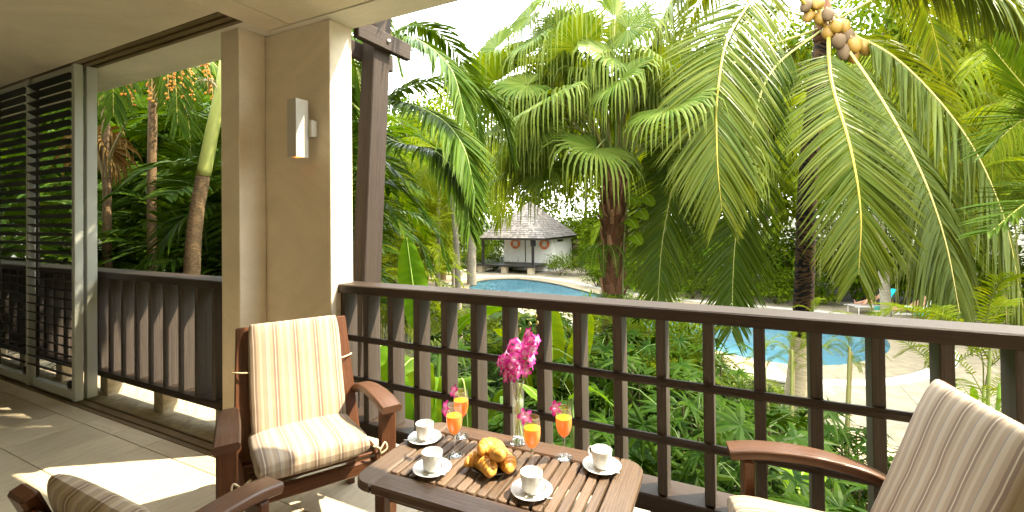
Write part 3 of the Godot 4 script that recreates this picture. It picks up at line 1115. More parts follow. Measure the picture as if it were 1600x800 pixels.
	# vase with sprays of orchids
	var vp := Vector3(-0.829, T, -1.682)
	var vase := thing("vase", "tall slim clear glass vase of water holding the orchids", "vase", vp)
	var g0 := MB.new()
	g0.lathe([Vector2(0.0, 0.001), Vector2(0.034, 0.001), Vector2(0.035, 0.003), Vector2(0.033, 0.006), Vector2(0.024, 0.012), Vector2(0.020, 0.020), Vector2(0.012, 0.026), Vector2(0.0, 0.027)], 32)
	obj("foot", g0, M["thick glass"], vase)
	var g1 := MB.new()
	g1.lathe([Vector2(0.0205, 0.0205), Vector2(0.0215, 0.06), Vector2(0.0235, 0.15), Vector2(0.027, 0.245)], 32)
	obj("tube", g1, M["glass"], vase)
	var g2 := MB.new()
	g2.lathe([Vector2(0.0, 0.03), Vector2(0.0195, 0.03), Vector2(0.0205, 0.06), Vector2(0.0223, 0.15), Vector2(0.0228, 0.172), Vector2(0.0, 0.172)], 32)
	obj("water", g2, M["vase water"], vase)
	var rm := MB.new()
	var rp := []
	for e in 41:
		rp.append(Vector3(cos(TAU * e / 40.0) * 0.027, 0.245, sin(TAU * e / 40.0) * 0.027))
	rm.tube(rp, taper(0.001, 0.001, 40), 6, false)
	obj("rim", rm, M["thick glass"], vase)
	var dirs := [Vector3(-0.045, 0.36, 0.03), Vector3(0.065, 0.45, -0.01), Vector3(0.01, 0.37, 0.055), Vector3(0.03, 0.40, -0.055), Vector3(-0.025, 0.40, -0.035)]
	var say := ["leaning left", "tallest, with green buds at its tip", "leaning towards the camera", "leaning back over the railing side", "upright at the back left"]
	for k in 5:
		var e: Vector3 = dirs[k]
		var sp := thing("orchid_spray", "spray of magenta orchids in the glass vase, " + say[k], "flowers", vp, 0.0, "orchid sprays in the vase")
		var side := Vector3(cos(k * 1.3), 0, sin(k * 1.3))
		var path := curve([side * 0.012 + UP * 0.035, side * -0.006 + UP * 0.15, Vector3(e.x * 0.35, 0.25, e.z * 0.35), e * Vector3(0.8, 0.87, 0.8), e], 20)
		var st := MB.new(true, true)
		st.tint = Color(0.22, 0.28, 0.06)
		st.tube(path, taper(0.0026, 0.0014, 20), 6)
		if k == 1:
			st.tube(curve([e, e + Vector3(0.012, 0.02, 0), e + Vector3(0.016, 0.045, 0.002)], 6), taper(0.0014, 0.001, 6), 5)
			st.tint = Color(0.42, 0.40, 0.14)
			for q in [[Vector3(0.012, 0.055, 0.0), 0.006], [Vector3(-0.014, 0.022, 0.0), 0.007], [Vector3(0.020, 0.03, 0.004), 0.006], [Vector3(-0.05, 0.0, 0.02), 0.006]]:
				var d0: Vector3 = e + q[0]
				st.tube([d0, d0 + Vector3(0.002, 0.008, 0), d0 + Vector3(0.003, 0.016, 0)], [q[1] * 0.5, q[1], q[1] * 0.35], 7)
		obj("stem", st, M["flower stem"], sp)
		for f in 12:
			var u := 0.60 + 0.40 * f / 11.5
			var p: Vector3 = path[mini(20, int(u * 20))]
			var g := f * 2.4 + k
			var out := Vector3(cos(g) * 0.9, 0.15 + 0.25 * rng.randf(), sin(g) * 0.9 + 0.35)
			if out.z < -0.3:
				out.z *= 0.5
			var b := MB.new(true, true)
			var at := p + out.normalized() * rng.randf_range(0.016, 0.030) + UP * rng.randf_range(-0.02, 0.008)
			orchid(b, at, out, rng.randf_range(0.023, 0.031), rng.randf() * TAU)
			obj("flower", b, M["petal"], sp)

	# plate of croissants
	var pp := Vector3(-0.832, T, -1.478)
	var plate := thing("plate", "small black plate under the heap of croissants", "plate", pp)
	var pb := MB.new()
	pb.lathe([Vector2(0.0, 0.003), Vector2(0.045, 0.003), Vector2(0.047, 0.0005), Vector2(0.050, 0.0005), Vector2(0.055, 0.004), Vector2(0.088, 0.017), Vector2(0.0905, 0.019), Vector2(0.0900, 0.0205), Vector2(0.0875, 0.0195), Vector2(0.055, 0.0075), Vector2(0.0, 0.0062)], 48)
	obj("dish", pb, M["black plate"], plate)
	var spec := [
		["croissant lying at the left of the plate", Vector3(-0.040, 0.027, 0.018), 35.0, 0.0, 0.105],
		["croissant lying at the front of the plate", Vector3(0.002, 0.027, 0.042), -30.0, 4.0, 0.115],
		["croissant at the right of the plate, mostly behind the upright one", Vector3(0.050, 0.027, -0.004), -35.0, 3.0, 0.105],
		["croissant lying at the back of the plate", Vector3(-0.008, 0.028, -0.040), 10.0, 0.0, 0.105],
		["croissant on top of the heap at the left", Vector3(-0.022, 0.063, -0.006), 68.0, -8.0, 0.105],
		["long croissant leaning on top of the heap at the right", Vector3(0.026, 0.058, 0.014), 108.0, -24.0, 0.120]]
	for s in spec:
		var c := thing("croissant", s[0], "croissant", pp + s[1] * Vector3(1.1, 1.08, 1.1), deg_to_rad(s[2]), "croissants on the plate")
		c.scale = Vector3.ONE * 1.14
		c.rotation = Vector3(0, deg_to_rad(s[2]), deg_to_rad(s[3]))
		var L: float = s[4]
		var path := []
		var m := 54
		for a in m + 1:
			var f := -1.0 + 2.0 * a / m
			path.append(Vector3(f * L * 0.5, -0.003 * f * f, 0.020 * f * f))
		var b := MB.new(true, true)
		var rows := []
		var cols := []
		var uvs := []
		var sd := rng.randf() * 9.0
		var q := noise(60.0, int(sd * 10), 3)
		for a in m + 1:
			var f := -1.0 + 2.0 * a / m
			var saw := fposmod(absf(f) * 3.6 + 0.35, 1.0)
			var rad := 0.0265 * pow(maxf(0.0, 1.0 - pow(absf(f), 2.2)), 0.62) * (0.90 + 0.16 * (1.0 - saw)) + 0.0015
			if a == 0 or a == m:
				rad = 0.0004
			var r := PackedVector3Array()
			var cc := PackedColorArray()
			var uu := PackedVector2Array()
			for k in 20:
				var g := TAU * k / 20.0
				var ra := rad * (1.0 + 0.07 * q.get_noise_2d(f * 0.05 + cos(g) * 0.02, sin(g) * 0.02 + sd))
				r.append(path[a] + Vector3(0, cos(g) * ra * 0.86, sin(g) * ra))
				var dark := smoothstep(0.1, 0.5, saw) * (0.55 + 0.45 * cos(g)) * 0.8 + 0.2 * q.get_noise_2d(f * 0.1, g * 0.02)
				cc.append(Color(0.80, 0.44, 0.10).lerp(Color(0.55, 0.20, 0.022), clampf(dark, 0.0, 1.0)))
				uu.append(Vector2(k / 20.0, f * 0.5))
			rows.append(r)
			cols.append(cc)
			uvs.append(uu)
		b.grid(rows, true, uvs, cols)
		obj("crust", b, M["croissant crust"], c)


# ---------------------------------------------------------------- pool and paving
const GY := -2.7


func closed_curve(p: Array, n: int) -> PackedVector2Array:
	var out := PackedVector2Array()
	var m := p.size()
	for a in n:
		var f := float(a) / n * m
		var k := int(f)
		var u := f - k
		out.append(p[k % m].cubic_interpolate(p[(k + 1) % m], p[(k - 1 + m) % m], p[(k + 2) % m], u))
	return out


func pool_outline() -> PackedVector2Array:
	var p := []
	for e in [[4.15, -19.0], [3.75, -17.3], [3.0, -16.1], [2.2, -15.3], [1.1, -14.85], [0.0, -15.0], [-1.2, -15.7], [-3.4, -17.0], [-6.5, -18.9], [-10.1, -20.2], [-12.9, -21.6], [-15.2, -24.1], [-16.0, -27.0], [-14.4, -28.7], [-11.3, -27.8], [-7.4, -24.8], [-4.8, -23.8], [-1.7, -22.9], [0.8, -22.6], [2.9, -22.3], [4.0, -21.0]]:
		p.append(Vector2(e[0], e[1]))
	return closed_curve(p, 72)


func build_garden_ground():
	var o := pool_outline()
	var m := o.size()
	var nrm := []
	for a in m:
		var d := (o[(a + 1) % m] - o[(a - 1 + m) % m]).normalized()
		nrm.append(Vector2(-d.y, d.x))
	var mid := Vector2(-4.5, -21.5)
	if (o[0] - mid).dot(nrm[0]) < 0:
		for a in m:
			nrm[a] = -nrm[a]
	var pool := thing("swimming_pool", "curving turquoise swimming pool in the garden", "pool")
	tag(pool, "", "", "", "structure")
	# basin walls and bottom
	var b := MB.new()
	for a in m:
		var p := Vector3(o[a].x, 0, o[a].y)
		var q := Vector3(o[(a + 1) % m].x, 0, o[(a + 1) % m].y)
		var l := p.distance_to(q)
		b.quad(p + UP * (GY - 0.02), q + UP * (GY - 0.02), q + UP * (GY - 1.5), p + UP * (GY - 1.5), -Vector3(nrm[a].x, 0, nrm[a].y), [Vector2(0, 0), Vector2(l, 0), Vector2(l, 1.5), Vector2(0, 1.5)])
	var ids := Geometry2D.triangulate_polygon(o)
	for a in range(0, ids.size(), 3):
		var q := [o[ids[a]], o[ids[a + 1]], o[ids[a + 2]]]
		b.tri(Vector3(q[0].x, GY - 1.45, q[0].y), Vector3(q[1].x, GY - 1.45, q[1].y), Vector3(q[2].x, GY - 1.45, q[2].y), UP, q[0], q[1], q[2])
	obj("basin", b, M["pool tile"], pool)
	var w := MB.new()
	for a in range(0, ids.size(), 3):
		var q := [o[ids[a]], o[ids[a + 1]], o[ids[a + 2]]]
		w.tri(Vector3(q[0].x, GY - 0.09, q[0].y), Vector3(q[1].x, GY - 0.09, q[1].y), Vector3(q[2].x, GY - 0.09, q[2].y), UP, q[0], q[1], q[2])
	obj("water", w, M["pool water"], pool)
	var at := func(a: int, d: float) -> Vector2: return o[(a + m) % m] + nrm[(a + m) % m] * d
	for a in range(0, m, 2):
		for s in [[-0.06, 1.05, "coping_slab", "tan paving", 0.0], [1.065, 1.50, "coping_slab", "white band", 0.0]]:
			var e := [at.call(a, s[0]), at.call(a + 1, s[0]), at.call(a + 2, s[0]), at.call(a + 2, s[1]), at.call(a + 1, s[1]), at.call(a, s[1])]
			var c := Vector2.ZERO
			for v in e:
				c += v / 6.0
			var poly := PackedVector2Array()
			for v in e:
				poly.append(c + (v - c) * (1.0 - 0.006 / maxf(0.2, c.distance_to(v))))
			var sl := MB.new()
			sl.slab(poly, GY + 0.008, 0.06, 0.006)
			obj(s[2], sl, M[s[3]], pool)
	# paving in big slabs, left out where the pool is
	var wide := PackedVector2Array()
	for a in m:
		wide.append(at.call(a, 1.42))
	var pv := thing("poolside_paving", "sunlit cream paving slabs round the pool", "paving")
	tag(pv, "", "", "", "structure")
	for zone in [[1.35, 15.0, -22.5, -9.3, 1.9, 2.2], [-27.0, -8.0, -39.0, -20.0, 3.8, 3.8], [-8.0, 11.0, -26.8, -22.5, 3.8, 2.15]]:
		var x: float = zone[0]
		while x < zone[1]:
			var z: float = zone[2]
			while z < zone[3] - 0.1:
				var q := PackedVector2Array([Vector2(x + 0.006, z + 0.006), Vector2(x + zone[4] - 0.006, z + 0.006), Vector2(x + zone[4] - 0.006, minf(z + zone[5], zone[3]) - 0.006), Vector2(x + 0.006, minf(z + zone[5], zone[3]) - 0.006)])
				for poly in Geometry2D.clip_polygons(q, wide):
					if poly.size() >= 3 and not Geometry2D.is_polygon_clockwise(poly):
						var sl := MB.new()
						sl.slab(poly, GY, 0.06, 0.004)
						obj("slab", sl, M["pool paving"], pv)
				z += zone[5]
			x += zone[4]
	# pebble drain and kerb at the near edge of the paving
	var kb := thing("paving_kerb", "low stone kerb along the near edge of the poolside paving", "kerb")
	tag(kb, "", "", "", "structure")
	for k in 9:
		obj("kerb_stone", block(Vector3(1.35 + k * 1.5, GY - 0.05, -9.0), Vector3(2.84 + k * 1.5, GY + 0.03, -8.55), 0.01), M["pool paving"], kb)
	var pb := MB.new()
	for k in 420:
		var c := Vector3(rng.randf_range(1.35, 6.5), GY - 0.02, rng.randf_range(-9.28, -9.02))
		var r := rng.randf_range(0.025, 0.05)
		pb.lathe([Vector2(0, -r * 0.6), Vector2(r * 0.8, -r * 0.3), Vector2(r, 0), Vector2(r * 0.7, r * 0.45), Vector2(0, r * 0.6)], 7, c)
	tag(obj("pebbles", pb, M["pebble"]), "strip of round pebbles between the kerb and the poolside paving", "pebbles", "", "stuff")
	# the ground: a ring from under the coping to the horizon
	var gd := MB.new()
	for a in m:
		var e := []
		for k in [a, (a + 1) % m]:
			var p: Vector2 = at.call(k, 0.9)
			var d := (p - mid).normalized()
			e.append([p, p + d * 3.0, p + d * 12.0, mid + d * 70.0, mid + d * 600.0])
		for k in 4:
			var q := [e[0][k], e[1][k], e[1][k + 1], e[0][k + 1]]
			var pts := []
			for v in q:
				pts.append(Vector3(v.x, GY - 0.07, v.y))
			gd.quad(pts[0], pts[1], pts[2], pts[3], UP, q)
	tag(obj("ground", gd, M["soil"]), "dark planted soil of the garden", "ground", "", "structure")


func build_pavilion():
	var c := Vector3(-15.75, GY, -34.6)
	var p := thing("pool_pavilion", "small white pool pavilion with a hipped shingle roof and a black deck", "pavilion", c)
	p.scale = Vector3.ONE * 1.1
	# roof: rows of shingles on four slopes
	var ex := 2.55
	var ez := 3.25
	var ey := 2.42
	var ay := 5.0
	var hips := [[Vector3(-ex, ey, ez), Vector3(ex, ey, ez)], [Vector3(ex, ey, ez), Vector3(ex, ey, -ez)], [Vector3(ex, ey, -ez), Vector3(-ex, ey, -ez)], [Vector3(-ex, ey, -ez), Vector3(-ex, ey, ez)]]
	var apex := Vector3(0, ay, 0)
	var tone := [MB.new(), MB.new(), MB.new()]
	for h in hips:
		var a: Vector3 = h[0]
		var b: Vector3 = h[1]
		var nn := (b - a).cross(apex - a).normalized()
		if nn.y < 0:
			nn = -nn
		var rows := 21
		for r in rows:
			var f0 := float(r) / rows
			var f1 := float(r + 1.35) / rows
			var l0 := a.lerp(apex, f0)
			var r0 := b.lerp(apex, f0)
			var l1 := a.lerp(apex, minf(1.0, f1))
			var r1 := b.lerp(apex, minf(1.0, f1))
			var cnt := maxi(1, int(l0.distance_to(r0) / 0.17))
			for k in cnt:
				var s0 := (k + 0.03) / cnt
				var s1 := (k + 0.97) / cnt
				var lift := nn * rng.randf_range(0.028, 0.05)
				var mbk: MB = tone[rng.randi_range(0, 2)]
				var p0 := l0.lerp(r0, s0) + lift
				var p1 := l0.lerp(r0, s1) + lift
				var p2 := l1.lerp(r1, s1) + nn * 0.008
				var p3 := l1.lerp(r1, s0) + nn * 0.008
				mbk.quad(p0, p1, p2, p3, nn)
				mbk.quad(p0, p1, p1 - lift, p0 - lift, (p0 - p3).normalized())
	for k in 3:
		tag(obj("shingle_courses", tone[k], M["shingle %d" % k], p), "", "", "", "stuff")
	var un := MB.new()
	for h in hips:
		un.tri(h[0], h[1], apex, Vector3.DOWN)
	un.quad(Vector3(-ex, ey, -ez), Vector3(ex, ey, -ez), Vector3(ex, ey, ez), Vector3(-ex, ey, ez), Vector3.DOWN)
	obj("roof_lining", un, M["black timber"], p)
	for s in [-1.0, 1.0]:
		obj("fascia", boxed(Vector3(ex * 2, 0.14, 0.04), Vector3(0, ey - 0.05, s * (ez - 0.03)), 0.0), M["slat wood"], p)
		obj("fascia", boxed(Vector3(0.04, 0.14, ez * 2 - 0.1), Vector3(s * (ex - 0.03), ey - 0.05, 0), 0.0), M["slat wood"], p)
	obj("back_wall", block(Vector3(-1.7, 0.0, 0.80), Vector3(2.05, 2.38, 0.95), 0.0), M["white render"], p)
	obj("side_wall", block(Vector3(2.05, 0.0, -2.9), Vector3(2.22, 2.36, 1.05), 0.0), M["white render"], p)
	obj("side_wall", block(Vector3(-1.7, 0.0, -2.9), Vector3(-1.55, 2.36, 0.8), 0.0), M["white render"], p)
	var deck := node("deck", boxed(Vector3(4.6, 0.06, 2.4), Vector3(-0.55, 0.52, 2.15), 0.0).mesh(), M["black timber"], p)
	for k in 18:
		obj("plank", block(Vector3(-2.85, 0.552, 0.97 + k * 0.132), Vector3(1.75, 0.575, 1.09 + k * 0.132), 0.003), M["black timber"], deck)
	for x in [-2.5, -0.6, 1.4]:
		obj("pier", boxed(Vector3(0.4, 0.45, 0.4), Vector3(x, 0.225, 3.0), 0.01), M["ledge concrete"], p)
	obj("step", boxed(Vector3(0.9, 0.25, 1.2), Vector3(-3.3, 0.125, 2.5), 0.01), M["black timber"], p)
	for x in [-2.35, 1.52]:
		obj("roof_post", block(Vector3(x - 0.07, 0.576, 2.9), Vector3(x + 0.07, 2.40, 3.04), 0.0), M["black timber"], p)
	obj("door_frame", block(Vector3(0.0, 0.58, 0.952), Vector3(0.06, 2.3, 0.975), 0.0), M["slat wood"], p)
	obj("sign", block(Vector3(0.45, 1.75, 0.955), Vector3(0.85, 2.3, 0.975), 0.0), M["sign blue"], p)
	obj("shower_pipe", block(Vector3(-0.55, 0.58, 1.0), Vector3(-0.52, 1.0, 1.03), 0.0), M["steel"], p)
	obj("wall_grille", block(Vector3(2.222, 2.05, -0.9), Vector3(2.24, 2.2, 0.2), 0.0), M["black timber"], p)
	for k in 9:
		obj("screen_slat", block(Vector3(2.23, 0.15 + k * 0.22, -3.3), Vector3(2.7, 0.3 + k * 0.22, -3.1), 0.0), M["brick screen"], p)
	for k in 2:
		var l := thing("lifebuoy", ["orange lifebuoy hanging on the pavilion wall, left of its door", "orange lifebuoy hanging on the pavilion wall, right of its door"][k], "lifebuoy", c + Vector3(-0.75 if k == 0 else 1.55, 1.92, 1.03) * 1.1, 0.0, "lifebuoys on the pavilion")
		l.scale = Vector3.ONE * 1.1
		var pts := []
		for e in 29:
			pts.append(Vector3(cos(TAU * e / 28.0) * 0.29, sin(TAU * e / 28.0) * 0.29, 0))
		var b := MB.new()
		b.tube(pts, taper(0.085, 0.085, 28), 10, false)
		obj("ring", b, M["lifebuoy"], l)
		for e in 4:
			var g := TAU * (e + 0.5) / 4.0
			var s := MB.new()
			s.tube([Vector3(cos(g - 0.12) * 0.29, sin(g - 0.12) * 0.29, 0), Vector3(cos(g) * 0.292, sin(g) * 0.292, 0), Vector3(cos(g + 0.12) * 0.29, sin(g + 0.12) * 0.29, 0)], [0.089, 0.089, 0.089], 10, false)
			obj("band", s, M["white band"], l)


func house(called: String, label: String, at: Vector3, turn: float, w: float, h: float, floors: int, bays: int):
	var p := thing(called, label, "building", at, turn)
	obj("wall", boxed(Vector3(w, h, 6), Vector3(0, h * 0.5, -3), 0.0), M["white render"], p)
	obj("roof", boxed(Vector3(w + 1.2, 0.35, 7.4), Vector3(0, h + 0.175, -3), 0.0), M["house roof"], p)
	for f in floors:
		for k in bays:
			var x := (k + 0.5) / bays * w - w * 0.5
			var y := (f + 0.5) / floors * h
			var win := obj("window", boxed(Vector3(w / bays * 0.62, 1.7, 0.08), Vector3(x, y, 0.045), 0.0), M["slat wood"], p)
			for s in [-1.0, 1.0]:
				obj("pane", boxed(Vector3(w / bays * 0.27, 1.55, 0.02), Vector3(x + s * w / bays * 0.145, y, 0.096), 0.0), M["window glass"], win)
		obj("balcony_slab", boxed(Vector3(w, 0.2, 1.2), Vector3(0, f * h / floors + 0.1, 0.62), 0.0), M["white band"], p)


func build_far_buildings():
	house("garden_villa", "white villa with a dark roof, half hidden by trees far behind the post", Vector3(-34.5, GY, -37.5), deg_to_rad(35), 16.0, 8.6, 3, 5)
	house("hotel_wing", "pale hotel wing seen through the palms left of the column", Vector3(-30.0, GY, -11.0), deg_to_rad(70), 22.0, 9.5, 3, 6)


# ---------------------------------------------------------------- leaves
func frond(ctrl: Array, o: Dictionary) -> Array:
	var path := curve(ctrl, 48)
	var hd: Vector3 = path[48] - path[0]
	hd.y = 0
	if o.get("side", Vector3.ZERO) != Vector3.ZERO:
		hd = (o.side as Vector3).cross(UP) * -1.0
	hd = hd.normalized()
	var s0 := hd.cross(UP).normalized()
	var b := MB.new(false, true)
	var n: int = o.n
	var cA: Color = o.get("c0", Color(0.055, 0.105, 0.018))
	var cB: Color = o.get("c1", Color(0.16, 0.19, 0.035))
	for k in n:
		var f := (k + 0.5) / n
		var u: float = lerpf(o.get("t0", 0.14), 0.995, f)
		var a := u * 48.0
		var ia := mini(int(a), 47)
		var p: Vector3 = path[ia].lerp(path[ia + 1], a - ia)
		var tn: Vector3 = (path[mini(ia + 2, 48)] - path[maxi(ia - 1, 0)]).normalized()
		var s := (s0 - tn * s0.dot(tn)).normalized()
		var nn := s.cross(tn)
		var len: float = o.len * lerpf(0.55, 1.0, smoothstep(0.0, 0.3, f)) * lerpf(1.0, 0.42, smoothstep(0.55, 1.0, f))
		for e in [-1.0, 1.0]:
			var g: float = lerpf(o.get("a0", 1.15), o.get("a1", 0.5), f) + rng.randf_range(-0.06, 0.06)
			var d: Vector3 = (tn * cos(g) + s * (e * sin(g)) + nn * (o.get("vee", 0.2) + rng.randf_range(-0.10, 0.10))).normalized()
			var blade_n := (nn - d * nn.dot(d)).normalized()
			var side := d.cross(blade_n).normalized()
			var roll: float = o.get("roll", 0.4)
			side = (side + blade_n * rng.randf_range(-roll, roll)).normalized()
			var mixc := cA.lerp(cB, clampf(rng.randf() * 0.55 + (0.45 if rng.randf() < 0.10 else 0.0), 0.0, 1.0))
			b.blade(p, d, side, len * rng.randf_range(0.88, 1.06), o.wid * rng.randf_range(0.8, 1.1), o.get("droop", 0.35) * rng.randf_range(0.75, 1.3), -0.35, o.get("segs", 4), 0.2, mixc, mixc.lerp(cB, 0.35))
	var r := MB.new(true, true)
	r.tint = o.get("cr", Color(0.30, 0.27, 0.05))
	r.tube(path, taper(o.get("rad", 0.035), o.get("rad", 0.035) * 0.14, 48), 6, true, 0.7)
	return [b.mesh(), r.mesh()]


func add_frond(parent: Node3D, ctrl: Array, o: Dictionary, m: Material):
	var f := frond(ctrl, o)
	var n := node("frond", f[0], m, parent)
	node("rachis", f[1], M["rachis"], n)


func fan(b: MB, hub: Vector3, d: Vector3, nn: Vector3, R: float, n: int, fused: float, sag: float, c0: Color, c1: Color):
	var s := d.cross(nn).normalized()
	nn = s.cross(d).normalized()
	var span := 2.55
	var dth := 2.0 * span / (n - 1)
	var st := [0.03, 0.2, 0.38, fused, fused + (1.0 - fused) * 0.25, fused + (1.0 - fused) * 0.5, fused + (1.0 - fused) * 0.75, 1.0]
	for k in n:
		var th := -span + dth * k
		var dir := d * cos(th) + s * sin(th)
		var ac := d * -sin(th) + s * cos(th)
		var L := R * (0.80 + 0.20 * cos(th * 0.6)) * rng.randf_range(0.92, 1.06)
		var sg := sag * rng.randf_range(0.7, 1.3)
		var p = hub + dir * (st[0] * L)
		var tw := rng.randf_range(-0.5, 0.5)
		var k0 := b.v.size()
		var cc := c0.lerp(c1, rng.randf() * 0.6)
		for a in st.size():
			var f: float = st[a]
			if a > 0:
				var free := smoothstep(fused * 0.9, 1.0, f)
				var step: Vector3 = dir.lerp(Vector3.DOWN, clampf(free * sg, 0.0, 0.97)).normalized() + nn * (0.10 * (1.0 - free))
				p += step.normalized() * (f - st[a - 1]) * L
			var w: float = f * L * tan(dth * 0.5) if f <= fused else fused * L * tan(dth * 0.5) * pow(1.0 - (f - fused) / (1.0 - fused), 0.7)
			w = maxf(w, 0.0006)
			var wd := (ac + nn * tw * smoothstep(fused, 1.0, f)).normalized()
			b.v.append(p - wd * w)
			b.v.append(p + nn * w * 0.45)
			b.v.append(p + wd * w)
			var c2 := cc.lerp(c1, 0.5 * smoothstep(fused, 1.0, f))
			for e in 3:
				b.t.append(Vector2(e * 0.5, f))
				b.c.append(c2)
		for a in st.size() - 1:
			var q := k0 + a * 3
			b.i.append_array(PackedInt32Array([q, q + 1, q + 4, q, q + 4, q + 3, q + 1, q + 2, q + 5, q + 1, q + 5, q + 4]))


func big_leaf(ctrl: Array, wid: float, side: Vector3, c0: Color, c1: Color, droop_edges := 0.25) -> Array:
	var path := curve(ctrl, 26)
	var b := MB.new(true, true)
	var rows := []
	var cols := []
	var ph := rng.randf() * 6.0
	for a in 27:
		var f := a / 26.0
		var tn: Vector3 = (path[mini(a + 1, 26)] - path[maxi(a - 1, 0)]).normalized()
		var s := (side - tn * side.dot(tn)).normalized()
		var nn := s.cross(tn)
		if nn.y < 0:
			nn = -nn
		var w := wid * pow(sin(PI * clampf(0.04 + f * 0.95, 0.0, 0.999)), 0.55)
		var r := PackedVector3Array()
		var c := PackedColorArray()
		for e in 9:
			var g := -1.0 + e / 4.0
			var wav := 0.06 * wid * sin(f * 34.0 + ph + g * 2.0) * absf(g)
			r.append(path[a] + s * g * w + nn * (0.16 * w * absf(g) + wav) - UP * droop_edges * w * g * g)
			c.append(c0.lerp(c1, 0.35 * absf(g) + 0.3 * (0.5 + 0.5 * sin(f * 90.0))))
		rows.append(r)
		cols.append(c)
	b.grid(rows, false, null, cols)
	var m := MB.new(true, true)
	m.tint = c1.lerp(Color(0.3, 0.38, 0.1), 0.5)
	m.tube(path, taper(wid * 0.075, wid * 0.02, 26), 6)
	return [b.mesh(), m.mesh()]


func trunk_rings(path: Array, r0: float, r1: float, rings: float, depth: float) -> MB:
	var b := MB.new()
	var p := curve(path, 90)
	var l := 0.0
	for a in 90:
		l += p[a].distance_to(p[a + 1])
	var rad := []
	for a in 91:
		var f := a / 90.0
		rad.append(lerpf(r0, r1, f) * (1.0 + depth * (absf(fposmod(f * l * rings, 1.0) - 0.5) - 0.25)))
	b.tube(p, rad, 14)
	return b


